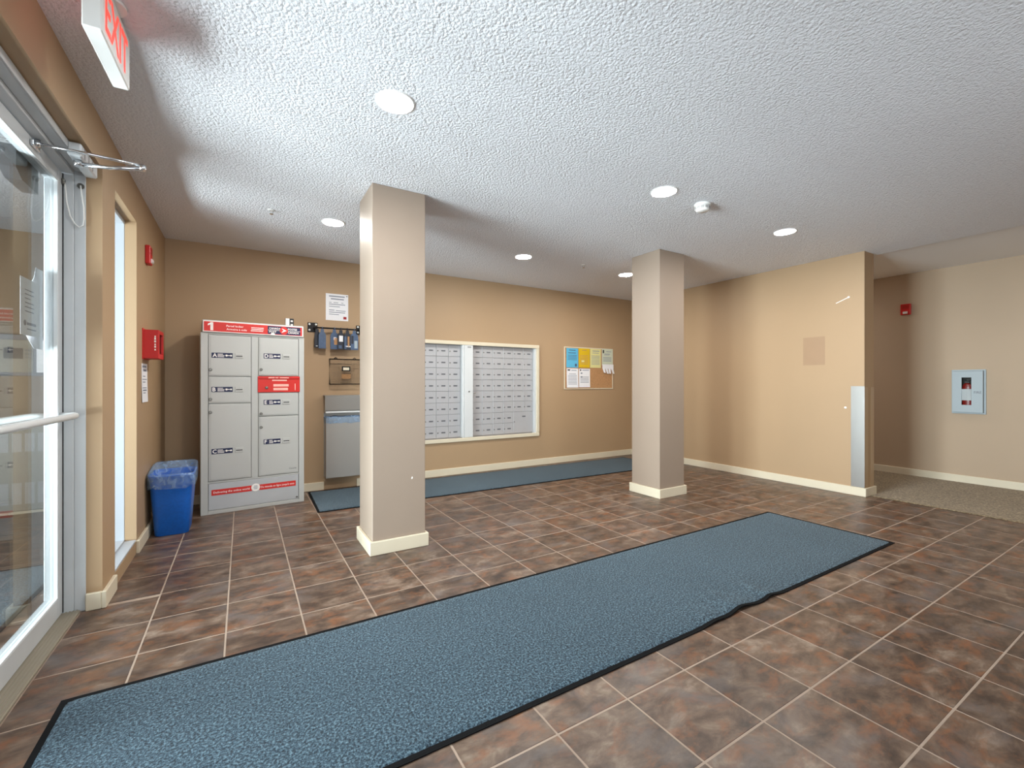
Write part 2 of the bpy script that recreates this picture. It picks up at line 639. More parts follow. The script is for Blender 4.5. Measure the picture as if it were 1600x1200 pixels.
def tile_mesh(w, d):
    key = (round(w, 4), round(d, 4))
    if key not in tile_cache:
        b = MB()
        g, c, t = 0.0, 0.0012, 0.008
        x, y = w / 2, d / 2
        v = [(-x, -y, -t), (x, -y, -t), (x, y, -t), (-x, y, -t),
             (-x, -y, -c), (x, -y, -c), (x, y, -c), (-x, y, -c),
             (-x + c, -y + c, 0), (x - c, -y + c, 0), (x - c, y - c, 0), (-x + c, y - c, 0)]
        f = [(0, 3, 2, 1), (8, 9, 10, 11)]
        for a in (0, 4):
            f += [(a + i, a + (i + 1) % 4, a + 4 + (i + 1) % 4, a + 4 + i) for i in range(4)]
        b.add(v, f)
        o = b.build('tile', M['tile'], recalc=False)
        me = o.data
        bpy.data.objects.remove(o)
        tile_cache[key] = me
    return tile_cache[key]


cF = Vector((math.sin(math.radians(31.1615)), math.cos(math.radians(31.1615))))
cR = Vector((cF.y, -cF.x))


def frame_size(x, y, w, d):
    """how large a floor tile shows in the photograph (square pixels, 0 if outside it)"""
    pts = []
    for sx in (-.5, .5):
        for sy in (-.5, .5):
            q = Vector((x + sx * w, y + sy * d)) - Vector((cam.location.x, cam.location.y))
            z = q.dot(cF)
            if z < 0.3:
                return 0
            pts.append((800 + 695 * q.dot(cR) / z, 599 + 695 * 1.107 / z))
    xs, ys = [p[0] for p in pts], [p[1] for p in pts]
    if max(xs) < -10 or min(xs) > 1610 or min(ys) > 1210:
        return 0
    return (max(xs) - min(xs)) * (max(ys) - min(ys))


MATS = [(-0.15, 4.22, -1.06, -0.24), (1.3, 5.1, 1.84, 2.52)]      # areas covered by the floor mats
GJ = 0.0066
tiles, rest = [], []
for u in range(-1, 19):
    for v in range(-14, 9):
        x0, x1, y0, y1 = u * T + GJ / 2, (u + 1) * T - GJ / 2, v * T + GJ / 2, (v + 1) * T - GJ / 2
        if u == -1:
            x0 = -0.300 if y1 < 0.63 else XL + 0.001
            if y0 < -1.36:
                x0 = XL + 0.001
            if 0.3 < y0 < 0.4:
                y1 = min(y1, 0.5840)
        x1 = min(x1, 5.649)
        y1 = min(y1, YB - 0.001)
        if x1 - x0 < 0.02 or y1 - y0 < 0.02:
            continue
        xc, yc = (x0 + x1) / 2, (y0 + y1) / 2
        s = frame_size(xc, yc, x1 - x0, y1 - y0)
        if any(a < x0 and x1 < b and c < y0 and y1 < d for a, b, c, d in MATS):
            s = 0
        if x0 > XP + .05 and y0 > YPE:
            s = 0
        (tiles if s > 0 else rest).append((s, xc, yc, x1 - x0, y1 - y0))
tiles.sort(reverse=True)
rest += tiles[300:]
for s, xc, yc, w, d in tiles[:300]:
    o = bpy.data.objects.new('tile', tile_mesh(w, d))
    COL.objects.link(o)
    o.parent = floor
    o.location = (xc, yc, 0.0)
rb = MB()
# vestibule tiles join the ones nobody sees singly
for u in range(-8, -1):
    for v in range(-11, 10):
        x0, x1 = max(u * T + GJ / 2, XV), min((u + 1) * T - GJ / 2, -0.43)
        y0, y1 = v * T + GJ / 2, min((v + 1) * T - GJ / 2, YV - .001)
        if y0 < -3.2 or x1 - x0 < .02 or y1 - y0 < .02:
            continue
        rest.append((0, (x0 + x1) / 2, (y0 + y1) / 2, x1 - x0, y1 - y0))
for s, xc, yc, w, d in rest:
    me = tile_mesh(w, d)
    rb.add([(p.co.x + xc, p.co.y + yc, p.co.z) for p in me.vertices], [tuple(p.vertices) for p in me.polygons])
o = rb.build('tile_field', M['tile'], floor, recalc=False)
o['kind'] = 'stuff'

# carpeted hall
b = MB()
b.box(5.652, XF + 0.1, YS, YB, -0.12, 0.004)
struct(b.build('floor_hall', M['carpet']), 'brown patterned carpet of the hall beyond the partition', 'carpet')
b = MB()
b.box(5.640, 5.660, YS, YPE - 0.03, 0.0, 0.007, c=0.003)
struct(b.build('trim_1', M['carpet']), 'low strip where the hall carpet meets the tiles', 'trim')

# ceilings
b = MB()
b.box(XL - 0.2, 5.83, YS, YB + 0.12, H, H + 0.15)
struct(b.build('ceiling', M['ceiling']), 'pale grey popcorn-textured lobby ceiling', 'ceiling')
b = MB()
b.box(5.83, XF + 0.12, YS, YB + 0.12, H + 0.03, H + 0.15)
struct(b.build('ceiling_hall', M['ceiling_smooth']), 'smooth white ceiling over the hall', 'ceiling')

# back wall with the shallow recess for the mailbox bank
MX0, MX1, MZ0, MZ1 = 1.70, 3.775, 0.43, 1.59
b = MB()
b.box(XL, MX0, YB, YB + 0.12, 0, H)
b.box(MX1, XF, YB, YB + 0.12, 0, H)
b.box(MX0, MX1, YB, YB + 0.12, 0, MZ0)
b.box(MX0, MX1, YB, YB + 0.12, MZ1, H)
b.box(MX0, MX1, YB + 0.09, YB + 0.12, MZ0, MZ1)
struct(b.build('wall_back', M['wall']), 'tan painted back wall behind the mailboxes', 'wall')

# left wall: door recess, pier, sidelight recess
b = MB()
xa, xb, xc = XL, -0.285, -0.425
DS = -1.36
b.box(xc, xa, YS, DS, 0, H)
b.box(xb, xa, DS, YD, 2.168, H)
b.box(xc, xb, DS, YD + 0.045, 2.20, H)
b.box(xb, xa, YD, S0, 0, H)
b.box(xc, xb, YD + 0.045, S0 - 0.03, 0, H)
b.box(xb, xa, S0, S1, 2.160, H)
b.box(xc, xb, S0 - 0.03, S1 + 0.03, 2.185, H)
b.box(xb, xa, S0, S1, 0, 0.075)
b.box(xc, xb, S0 - 0.03, S1 + 0.03, 0, 0.055)
b.box(xb, xa, S1, YB, 0, H)
b.box(xc, xb, S1 + 0.03, YV, 0, H)
struct(b.build('wall_left', M['wall']), 'tan painted wall with the glass door and the sidelight', 'wall')

# partition between lobby and hall
b = MB()
b.box(XP, 5.770, YPE, YB, 0, H)
struct(b.build('wall_partition', M['wall']), 'tan painted partition wall with a steel corner guard', 'wall')
b = MB()
b.box(XF, XF + 0.12, YS, YB, 0, H + 0.03)
struct(b.build('wall_right', M['wall_hall']), 'beige far wall of the hall with the extinguisher cabinet', 'wall')

# wall behind the camera with a wide window added for fill light, out of the photograph
b = MB()
b.box(XL, 0.1, YS - 0.12, YS, 0, H)
b.box(3.3, XF, YS - 0.12, YS, 0, H)
b.box(0.1, 3.3, YS - 0.12, YS, 0, 0.6)
b.box(0.1, 3.3, YS - 0.12, YS, 2.2, H)
struct(b.build('wall_front', M['wall']), 'tan wall behind the viewpoint with an added wide window', 'wall')
w2 = struct(thing('window_2', 'added wide white-framed window behind the viewpoint, unseen', 'window', (1.7, YS - 0.06, 0.6)))
b = MB()
for x in (-1.6, -0.53, 0.49, 1.555):
    b.box(x, x + 0.045, -0.03, 0.03, 0, 1.6)
b.box(-1.555, 1.555, -0.03, 0.03, 0, 0.05)
b.box(-1.555, 1.555, -0.03, 0.03, 1.55, 1.6)
b.build('window_frame', M['white_frame'], w2)
for x in (-1.555, -0.485, 0.535):
    b = MB()
    b.box(x, x + 1.02, -0.004, 0.004, 0.05, 1.55)
    b.build('pane', M['glass_clear'], w2)

# vestibule shell
b = MB()
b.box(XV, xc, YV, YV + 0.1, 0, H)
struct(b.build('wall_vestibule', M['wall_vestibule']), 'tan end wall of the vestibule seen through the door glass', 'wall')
b = MB()
b.box(XV, xc, -3.3, -3.2, 0, H)
struct(b.build('wall_vestibule_near', M['wall']), 'tan near wall of the vestibule', 'wall')
b = MB()
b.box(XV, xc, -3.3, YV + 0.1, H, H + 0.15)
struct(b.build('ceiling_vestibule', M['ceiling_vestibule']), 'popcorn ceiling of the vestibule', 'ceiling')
b = MB()
b.box(XV - 0.15, XV, 2.95, YV + 0.1, 0, H)
b.box(XV - 0.15, XV, -3.3, 2.95, 2.25, H + 0.15)
struct(b.build('wall_street', M['wall']), 'street side wall of the vestibule', 'wall')
w3 = struct(thing('window_3', 'glazed street entrance of the vestibule', 'window', (XV - 0.07, -0.55, 0)))
b = MB()
ys = [-2.70 + 0.775 * i for i in range(9)]
for y in ys:
    b.box(-0.03, 0.03, y, y + 0.05, 0, 2.25)
b.box(-0.03, 0.03, ys[0], ys[-1], 0, 0.04)
b.box(-0.03, 0.03, ys[0], ys[-1], 2.2, 2.25)
b.build('window_frame', M['alu'], w3)
for y in ys[:-1]:
    b = MB()
    b.box(-0.004, 0.004, y + 0.05, y + 0.775, 0.04, 2.2)
    b.build('pane', M['glass_clear'], w3)

# baseboards
BH, BT = 0.083, 0.019


def baseboard(name, label, boxes):
    b = MB()
    for x0, x1, y0, y1 in boxes:
        b.box(x0, x1, y0, y1, 0.0, BH, c=0.003)
    return struct(b.build(name, M['base']), label, 'baseboard')


baseboard('baseboard_back', 'cream baseboard along the back wall under the mailboxes',
          [(XL + BT, 1.09, YB - BT, YB), (1.42, XP, YB - BT, YB), (5.770, XF - BT, YB - BT, YB)])
baseboard('baseboard_left', 'cream baseboard along the left wall around the sidelight',
          [(XL, XL + BT, YD - BT, S0 - 0.045), (-0.284, XL, YD - BT, YD),
           (XL, XL + BT, S1 - BT, YB), (-0.284, XL, S1 - BT, S1), (XL, XL + BT, YS, DS)])
baseboard('baseboard_partition', 'cream baseboard along the partition wall',
          [(XP - BT, XP, YPE - BT, YB - BT), (XP, 5.770 + BT, YPE - BT, YPE), (5.770, 5.770 + BT, YPE, YB - BT)])
baseboard('baseboard_right', 'cream baseboard along the far hall wall', [(XF - BT, XF, YS, YB)])
baseboard('baseboard_vestibule', 'pale baseboard of the vestibule end wall', [(XV, -0.95, YV - BT, YV)])

# ------------------------------------------------------------------ glass entrance doors (door_1 in view, door_2 its pair)
FX = -0.365          # room-side face of the leaves


def entrance_leaf(name, label, ya, yb):
    d = struct(thing(name, label, 'door', (0, 0, 0)))
    s = 0.060
    xf, xk = FX, FX - 0.048
    lf = MB()
    lf.box(xk, xf, ya, ya + s, 0.015, 2.108, c=0.002)
    lf.box(xk, xf, yb - s, yb, 0.015, 2.108, c=0.002)
    lf.box(xk, xf, ya + s, yb - s, 0.015, 0.105, c=0.002)
    lf.box(xk, xf, ya + s, yb - s, 2.052, 2.108, c=0.002)
    lf.build('leaf_frame', M['alu'], d)
    st = MB()      # glazing stops, a lighter angle bead round the pane
    st.box(xf - 0.014, xf - 0.0015, yb - s - 0.004, yb - s, 0.105, 2.052)
    st.box(xf - 0.014, xf - 0.0015, ya + s, ya + s + 0.004, 0.105, 2.052)
    st.box(xf - 0.014, xf - 0.0015, ya + s + 0.004, yb - s - 0.004, 0.105, 0.109)
    st.box(xf - 0.014, xf - 0.0015, ya + s + 0.004, yb - s - 0.004, 2.048, 2.052)
    st.build('glazing_bead', M['alu_light'], d)
    g = MB()
    g.box(xf - 0.0195, xf - 0.014, ya + s, yb - s, 0.105, 2.052)
    g.build('pane', M['glass'], d)
    return d


door = entrance_leaf('door_1', 'aluminium framed glass entrance door with a push bar and overhead closer', -0.375, 0.575)
door2 = entrance_leaf('door_2', 'second leaf of the glass entrance, outside the photograph', -1.33, -0.381)
for dd, ya, yb in ((door, -0.33, 0.53), (door2, -1.29, -0.42)):
    b = MB()
    z = 0.955
    pts = [(FX, ya + .01, z), (FX + 0.035, ya + .012, z), (FX + 0.058, ya + 0.03, z), (FX + 0.062, ya + 0.06, z),
           (FX + 0.062, yb - 0.06, z), (FX + 0.058, yb - 0.02, z), (FX + 0.040, yb + 0.005, z), (FX, yb + 0.008, z)]
    b.tube(pts, 0.015, 12)
    b.build('push_bar', M['alu_light'], dd)

# outer frame, threshold, closer belong to door_1
b = MB()
fx0, fx1 = -0.424, -0.285
b.box(fx0, -0.327, 0.577, YD + 0.044, 0, 2.135, c=0.002)
b.box(-0.327, fx1, 0.583, YD + 0.044, 0, 2.150, c=0.002)
b.box(fx0, -0.327, -1.335, 0.577, 2.113, 2.199, c=0.002)
b.box(-0.327, fx1, -1.335, 0.583, 2.132, 2.199, c=0.002)
b.box(fx1, fx1 + 0.006, -1.335, 0.583, 2.132, 2.165, c=0.001)
b.box(fx0, fx1, -1.36, -1.335, 0, 2.199, c=0.002)
b.build('door_frame', M['alu'], door)
b = MB()
b.box(-0.424, -0.303, -1.335, 0.577, -0.002, 0.012, c=0.003)
for i in range(4):
    b.box(-0.356 + i * 0.013, -0.350 + i * 0.013, -1.335, 0.577, 0.012, 0.0145, c=0.001)
b.build('threshold', M['bronze'], door)
# dark weather seal at the strike side
b = MB()
b.box(-0.3648, -0.3625, 0.5710, 0.5768, 0.015, 2.108)
b.build('weather_seal', M['rubber'], door)

# overhead closer: body on the frame head, main arm, rod, bracket on the leaf
b = MB()
b.box(-0.283, -0.236, 0.30, 0.555, 2.100, 2.160, c=0.006)
b.box(-0.262, -0.250, 0.555, 0.575, 2.110, 2.150, c=0.003)
cb = b.build('closer_body', M['alu'], door)
b = MB()
for y in (0.34, 0.40, 0.46):
    b.box(-0.2362, -0.2342, y, y + 0.012, 2.106, 2.154)
b.build('closer_ribs', M['chrome'], door)
b = MB()
b.lathe([(0.016, 0), (0.016, 0.022), (0.010, 0.026)], (-0.258, 0.35, 2.074), 'z', 16)
b.tube([(-0.258, 0.35, 2.085), (-0.15, 0.333, 2.088), (-0.028, 0.305, 2.100)], 0.009, 10)
b.lathe([(0.012, 0), (0.014, 0.01), (0.012, 0.024)], (-0.028, 0.305, 2.094), 'z', 14)
b.build('closer_arm', M['chrome'], door)
b = MB()
b.tube([(-0.028, 0.305, 2.114), (-0.19, 0.272, 2.108), (-0.36, 0.237, 2.096)], 0.0065, 10)
b.lathe([(0.010, 0), (0.010, 0.030)], (-0.356, 0.238, 2.082), 'z', 12)
b.box(FX, FX + 0.012, 0.19, 0.265, 2.070, 2.094, c=0.003)
b.build('closer_rod', M['chrome'], door)
# power transfer loop
b = MB()
b.lathe([(0.013, 0), (0.013, 0.010)], (-0.302, 0.5730, 2.062), 'y', 16)
b.box(FX, FX + 0.012, 0.553, 0.574, 2.052, 2.078, c=0.003)
b.build('cable_socket', M['lock'], door)
b = MB()
b.tube([(-0.355, 0.563, 2.062), (-0.352, 0.566, 2.02), (-0.349, 0.568, 1.97), (-0.338, 0.569, 1.91), (-0.322, 0.570, 1.875),
        (-0.305, 0.570, 1.860), (-0.292, 0.570, 1.872), (-0.288, 0.570, 1.905), (-0.290, 0.571, 1.96), (-0.297, 0.571, 2.02),
        (-0.301, 0.569, 2.062)], 0.0032, 8)
b.build('cable_loop', M['cable'], door)
# dark charcoal box and taped notices on the vestibule side of the pane
b = MB()
b.prism([(0.24, 2.075), (0.24, 1.985), (0.30, 1.955), (0.47, 1.955), (0.47, 2.075)], 'x', -0.470, -0.418)
b.build('outer_dark_box', M['charcoal'], door)
nt = thing('notice_sheet', 'white printed notice taped outside the door glass', 'paper', (-0.4115, 0.36, 1.31), group='notices on the door glass')
b = MB()
b.box(-0.0012, 0.0, -0.10, 0.10, 0, 0.24)
b.build('sheet', M['paper'], nt)
b = MB()
for i in range(6):
    b.box(0.0, 0.0006, -0.055, 0.035 if i != 3 else 0.0, 0.10 + i * 0.018, 0.104 + i * 0.018)
b.lathe([(0.012, 0), (0.012, 0.0008)], (0, -0.055, 0.052), 'x', 16)
b.box(0.0, 0.0006, -0.035, 0.06, 0.045, 0.056)
b.box(0.0, 0.0006, -0.035, 0.06, 0.025, 0.030)
b.build('printing', M['grey_print'], nt)
nt = thing('curled_notice', 'curled white paper strip on the edge of the door glass', 'paper', (-0.412, 0.462, 1.26), group='notices on the door glass')
b = MB()
vs, fs = [], []
for i in range(9):
    t = i / 8
    off = -0.004 - 0.05 * math.sin(math.pi * min(1, t * 1.1)) * (1 - t * .2)
    for y in (-0.030 - 0.02 * (1 - t), 0.045):
        vs.append((off if y < 0 else -0.003, y, 0.36 * t))
for i in range(8):
    fs.append((2 * i, 2 * i + 1, 2 * i + 3, 2 * i + 2))
b.add(vs, fs, 0, True)
o = b.build('sheet', M['paper'], nt)
md = o.modifiers.new('thickness', 'SOLIDIFY')
md.thickness = 0.0012

# ------------------------------------------------------------------ sidelight
w1 = struct(thing('window_1', 'narrow white framed sidelight beside the entrance door', 'window', (0, 0, 0)))
b = MB()
xo, xi = -0.345, -0.285
b.box(xo, xi, S1 - 0.002, S1 + 0.029, 0.06, 2.184, c=0.002)
b.box(xo, xi, S0 - 0.029, S0 + 0.004, 0.06, 2.184, c=0.002)
b.box(xo, xi, S0 + 0.004, S1 - 0.002, 2.135, 2.184, c=0.002)
b.box(xo, xi, S0 + 0.004, S1 - 0.002, 0.06, 0.095, c=0.002)
b.build('window_frame', M['white_frame'], w1)
b = MB()
b.box(xi, XL - 0.002, S0 + 0.001, S1 - 0.001, 0.076, 0.086, c=0.002)
b.build('window_sill', M['white_frame'], w1)
b = MB()
b.box(-0.338, -0.333, S0 + 0.004, S1 - 0.002, 0.095, 2.135)
b.build('pane', M['glass'], w1)

# ------------------------------------------------------------------ vestibule things seen through the glass
ip = thing('intercom_panel', 'silver framed intercom directory panel on the vestibule wall', 'intercom', (-1.42, YV, 1.17))
b = MB()
b.box(-0.42, 0.44, -0.02, 0, 0, 0.35, c=0.004)
b.build('frame', M['mail_plate'], ip)
b = MB()
b.box(-0.38, 0.255, -0.024, -0.02, 0.03, 0.305, c=0.002)
b.build('face_plate', M['heater'], ip)
b = MB()
b.box(0.275, 0.42, -0.023, -0.02, 0.03, 0.305, c=0.001)
b.build('directory_list', M['paper'], ip)
b = MB()
b.box(0.08, 0.195, -0.026, -0.024, 0.145, 0.235)
b.build('display', M['charcoal'], ip)
b = MB()
for i in range(3):
    for k in range(3):
        b.box(0.21 + i * .014, 0.218 + i * .014, -0.027, -0.024, 0.15 + k * .03, 0.165 + k * .03)
b.build('keypad', M['mail_plate'], ip)
ht = thing('cabinet_heater', 'pale wall heater with two louvre rows on the vestibule wall', 'heater', (-1.40, YV - 0.003, 0.03))
b = MB()
b.box(-0.45, 0.45, -0.055, 0, 0.0, 0.72, c=0.006)
b.build('casing', M['heater'], ht)
for i in range(11):
    for z0, z1 in ((0.50, 0.655), (0.06, 0.24)):
        b = MB()
        b.box(-0.42 + i * .077, -0.42 + i * .077 + .058, -0.0565, -0.055, z0, z1)
        b.build('louvre_slot', M['vent_grey'], ht)


# ------------------------------------------------------------------ floor mats
def floor_mat(name, label, loc, rz, L, W, ripple=None, bw=0.018):
    m = thing(name, label, 'floor mat', loc, rz, group='blue entrance mats')
    nx, ny = int(L / 0.02), int(W / 0.02)
    rnd = random.Random(3)

    def warp(x, y):
        dz = 0.0
        dy = 0.0
        if ripple:
            for cx_, amp, wd in ripple:
                e = math.exp(-((x - cx_) / wd) ** 2)
                k = max(0.0, 1 - y / 0.30)
                dz += amp * e * k * k
                dy += amp * 1.1 * e * k * k
        return dy, dz
    vs, fs = [], []
    for j in range(ny + 1):
        for i in range(nx + 1):
            x = bw + (L - 2 * bw) * i / nx
            y = bw + (W - 2 * bw) * j / ny
            dy, dz = warp(x, y)
            edge = min(i, nx - i, j, ny - j)
            h = (0.0085 if edge > 0 else 0.004) + rnd.uniform(-0.0013, 0.0013) * (edge > 0)
            vs.append((x, y + dy, h + dz))
    for j in range(ny):
        for i in range(nx):
            a = j * (nx + 1) + i
            fs.append((a, a + 1, a + nx + 2, a + nx + 1))
    b = MB()
    b.add(vs, fs, 0, True)
    b.build('pile', M['mat'], m, recalc=False)
    # rubber border: two long strips that follow the ripples and two end strips
    b = MB()
    n = int(L / 0.03)
    for side in (0, 1):
        vs, fs = [], []
        for i in range(n + 1):
            x = L * i / n
            ys = [0, 0, bw * 1.3, bw * 1.3] if side == 0 else [W, W, W - bw * 1.3, W - bw * 1.3]
            zs = [0.0006, 0.0040, 0.0046, 0.0006]
            for y, z in zip(ys, zs):
                dy, dz = warp(x, y)
                vs.append((x, y + dy, z + dz * (0.6 if z < 0.001 else 0.95)))
        for i in range(n):
            for k in range(4):
                k2 = (k + 1) % 4
                fs.append((i * 4 + k, i * 4 + k2, i * 4 + 4 + k2, i * 4 + 4 + k))
        fs += [(0, 1, 2, 3), tuple(n * 4 + k for k in range(4))]
        b.add(vs, fs)
    b.box(0, bw * 1.3, bw * 1.3, W - bw * 1.3, 0.0006, 0.0044)
    b.box(L - bw * 1.3, L, bw * 1.3, W - bw * 1.3, 0.0006, 0.0044)
    b.build('rubber_border', M['rubber'], m)
    return m


floor_mat('floor_mat', 'long blue-grey mat with black rubber edge across the lobby foreground', (-0.170, -1.083, 0.0005), math.radians(0.0),
          4.40, 0.87, ripple=[(2.63, 0.014, 0.09), (2.88, 0.010, 0.06), (2.42, 0.006, 0.08)])
floor_mat('floor_mat', 'narrow-looking dark blue mat lying under the mailboxes', (0.915, 1.757, 0.0005), math.radians(-1.2), 4.30, 0.82)
floor_mat('floor_mat', 'blue mat on the vestibule floor behind the glass door', (-1.75, -0.9, 0.0005), 0, 1.2, 2.35)


# ------------------------------------------------------------------ pillars
def pillar(label, x, y, s, chips):
    p = thing('pillar', label, 'pillar', (x + s / 2, y + s / 2, 0), group='square lobby pillars')
    h = s / 2
    b = MB()
    b.box(-h, h, -h, h, 0, H, c=0.003)
    b.build('shaft', M['pillar'], p)
    b = MB()
    k = h + 0.019
    b.box(-k, k, -k, -h, 0, 0.088, c=0.003)
    b.box(-k, k, h, k, 0, 0.088, c=0.003)
    b.box(-k, -h, -h, h, 0, 0.088, c=0.003)
    b.box(h, k, -h, h, 0, 0.088, c=0.003)
    b.build('baseboard', M['base'], p)
    for cx_, cz in chips:
        b = MB()
        b.prism([(cx_ - .005, cz - .008), (cx_ + .003, cz - .006), (cx_ + .006, cz + .004), (cx_ + .001, cz + .010), (cx_ - .004, cz + .004)], 'y', -h - 0.0006, -h)
        b.build('paint_chip', M['white_print'], p)
    return p


pillar('nearer square beige pillar with a white paint chip, right of the parcel locker', 1.0822, 0.5681, 0.356, [(0.085, 0.47)])
pillar('square beige pillar standing farther off, to the right of the cork board', 3.7968, 0.5773, 0.357, [])


# ------------------------------------------------------------------ ceiling fixtures
def downlight(label, x, y):
    d = thing('downlight', label, 'ceiling light', (x, y, H), group='recessed downlights')
    b = MB()
    b.lathe([(0.089, 0.0), (0.088, -0.004), (0.083, -0.006), (0.0795, -0.005), (0.0795, 0.0)], n=32, caps=False)
    b.build('trim_ring', M['plastic_white'], d)
    b = MB()
    b.lathe([(0.0795, -0.0045), (0.06, -0.0062), (0.02, -0.0070)], n=32, smooth=True)
    b.build('lens', M['lamp'], d)
    return d


downlight('large bright downlight in the ceiling nearest the exit sign', 0.970, -0.318)
downlight('bright downlight in the ceiling before the parcel locker', 0.990, 1.455)
downlight('bright ceiling downlight just left of the smoke detector', 2.800, -0.310)
downlight('bright ceiling downlight above the mailboxes, between the pillars', 2.820, 1.478)
downlight('ceiling downlight nearest the hall, at the partition wall', 4.325, -0.305)
downlight('small ceiling downlight half hidden by the farther pillar', 4.266, 1.478)
downlight('added unseen ceiling downlight lighting the hall', 6.55, -2.6).location.z = H + 0.03  # unseen lamp added to light the far hall wall
downlight('added unseen ceiling downlight in the hall behind the partition', 6.55, 1.3).location.z = H + 0.03  # second unseen lamp added for the hall

sd = thing('smoke_detector', 'round white smoke detector on the lobby ceiling', 'smoke detector', (3.205, -0.312, H))
b = MB()
b.lathe([(0.056, 0.0), (0.056, -0.012), (0.052, -0.016)], n=32)
b.build('base', M['plastic_white'], sd)
b = MB()
b.lathe([(0.050, -0.016), (0.046, -0.046), (0.036, -0.054), (0.0, -0.056)], n=32)
b.build('housing', M['plastic_white'], sd)
for k in range(10):
    a = 2 * math.pi * k / 10
    b = MB()
    c, s = math.cos(a), math.sin(a)
    vs = []
    for w in (-0.0115, 0.0115):
        for r, z in ((0.0495, -0.024), (0.0472, -0.041)):
            for e in (0, 0.0016):
                vs.append(((r + e) * c - w * s, (r + e) * s + w * c, z))
    b.add(vs, [(0, 1, 3, 2), (4, 6, 7, 5), (0, 2, 6, 4), (1, 5, 7, 3), (0, 4, 5, 1), (2, 3, 7, 6)])
    b.build('vent', M['vent_grey'], sd)
for lab, x, y in (('tiny sprinkler head in the ceiling before the parcel locker', 0.551, 1.42),
                  ('tiny sprinkler head in the ceiling beside the farther pillar', 3.555, 1.406)):
    sp = thing('sprinkler_head', lab, 'sprinkler', (x, y, H), group='ceiling sprinkler heads')
    b = MB()
    b.lathe([(0.026, 0), (0.024, -0.004), (0.010, -0.005)], n=20)
    b.build('escutcheon', M['plastic_white'], sp)
    b = MB()
    b.tube([(-0.010, 0, -0.004), (-0.012, 0, -0.020), (0, 0, -0.030)], 0.0025, 6)
    b.tube([(0.010, 0, -0.004), (0.012, 0, -0.020), (0, 0, -0.030)], 0.0025, 6)
    b.lathe([(0.014, -0.030), (0.014, -0.032)], n=14)
    b.build('deflector', M['chrome'], sp)

# exit sign
ex = thing('exit_sign', 'white exit sign with red letters hanging from the ceiling', 'exit sign', (-0.022, -0.345, H), math.radians(-2))
b = MB()
b.box(-0.024, 0.024, -0.165, 0.165, -0.200, -0.012, c=0.004)
b.build('housing', M['plastic_white'], ex)
b = MB()
b.lathe([(0.05, -0.0), (0.05, -0.012)], n=24)
b.build('canopy', M['plastic_white'], ex)
b = MB()
b.text('EXIT', (0.0245, 0, -0.172), (0, 1, 0), (0, 0, 1), 0.135, width=0.26, bold=0.012, depth=0.0008, align='CENTER')
b.build('lettering', M['exit_red'], ex, recalc=False)
b = MB()
b.text('EXIT', (-0.0245, 0, -0.172), (0, -1, 0), (0, 0, 1), 0.135, width=0.26, bold=0.012, depth=0.0008, align='CENTER')
b.build('lettering', M['exit_red'], ex, recalc=False)

# ------------------------------------------------------------------ parcel locker
LW, LH, LD = 0.797, 1.640, 0.36
lk = thing('parcel_locker', 'tall grey parcel locker with lettered doors and red header', 'parcel locker', (0.067, 2.165, 0), math.atan2(0.070, 0.793))
b = MB()
# carcass: side frames, centre post, rails; open cells closed at the back
b.box(0, 0.052, 0, LD, 0, 1.536, c=0.002)
b.box(0.752, LW, 0, LD, 0, 1.536, c=0.002)
b.box(0.369, 0.421, 0.004, LD, 0.272, 1.520, c=0.002)
b.box(0.052, 0.752, 0.0, LD, 1.520, 1.536, c=0.002)
b.box(0.052, 0.752, 0.004, LD, 0.262, 0.276, c=0.001)
b.box(0.052, 0.752, 0.0, LD, 0.0, 0.032, c=0.002)
b.box(0.052, 0.369, 0.022, LD, 0.276, 1.520)
b.box(0.421, 0.752, 0.022, LD, 0.276, 1.520)
b.box(0.052, 0.752, 0.022, LD, 0.032, 0.262)
b.build('body', M['locker'], lk)
b = MB()
b.box(0.012, LW - 0.006, -0.012, LD - 0.02, 1.536, LH, c=0.004)
hd = b.build('header', M['locker'], lk)
b = MB()
b.box(0.018, LW - 0.012, -0.0135, -0.012, 1.541, LH - 0.006)
b.build('pale_border', M['white_print'], hd)
b = MB()
b.box(0.023, LW - 0.020, -0.0145, -0.0135, 1.5465, LH - 0.014)
b.build('red_panel', M['red_sticker'], hd)
b = MB()
b.box(0.493, 0.762, -0.0153, -0.0145, 1.551, 1.622)
b.build('navy_panel', M['navy'], hd)
b = MB()
R_, U_ = (1, 0, 0), (0, 0, 1)
b.prism([(0.068, 1.553), (0.088, 1.553), (0.088, 1.621), (0.072, 1.621), (0.050, 1.606), (0.050, 1.592), (0.068, 1.602)], 'y', -0.0151, -0.0145)
b.build('locker_number', M['white_print'], hd, recalc=False)
b = MB()
b.text('Parcel locker', (0.182, -0.0147, 1.591), R_, U_, 0.015, width=0.125, bold=0.012, depth=0.0004)
b.build('lettering', M['white_print'], hd, recalc=False)
b = MB()
b.text('Armoire à colis', (0.182, -0.0147, 1.563), R_, U_, 0.015, width=0.15, bold=0.012, depth=0.0004)
b.build('lettering', M['white_print'], hd, recalc=False)
b = MB()
for i, w in enumerate((0.095, 0.10, 0.10)):
    b.box(0.362 + (0.004 if i else 0), 0.362 + w, -0.0150, -0.0145, 1.566 + i * 0.014, 1.5715 + i * 0.014)
b.build('contact_lines', M['white_print'], hd, recalc=False)
b = MB()
b.text('CANADA', (0.505, -0.0155, 1.594), R_, U_, 0.016, width=0.092, bold=0.015, depth=0.0004)
b.text('POST', (0.505, -0.0155, 1.563), R_, U_, 0.016, width=0.058, bold=0.015, depth=0.0004)
b.box(0.497, 0.598, -0.0158, -0.0153, 1.5840, 1.5870)
b.build('lettering', M['white_print'], hd, recalc=False)
b = MB()
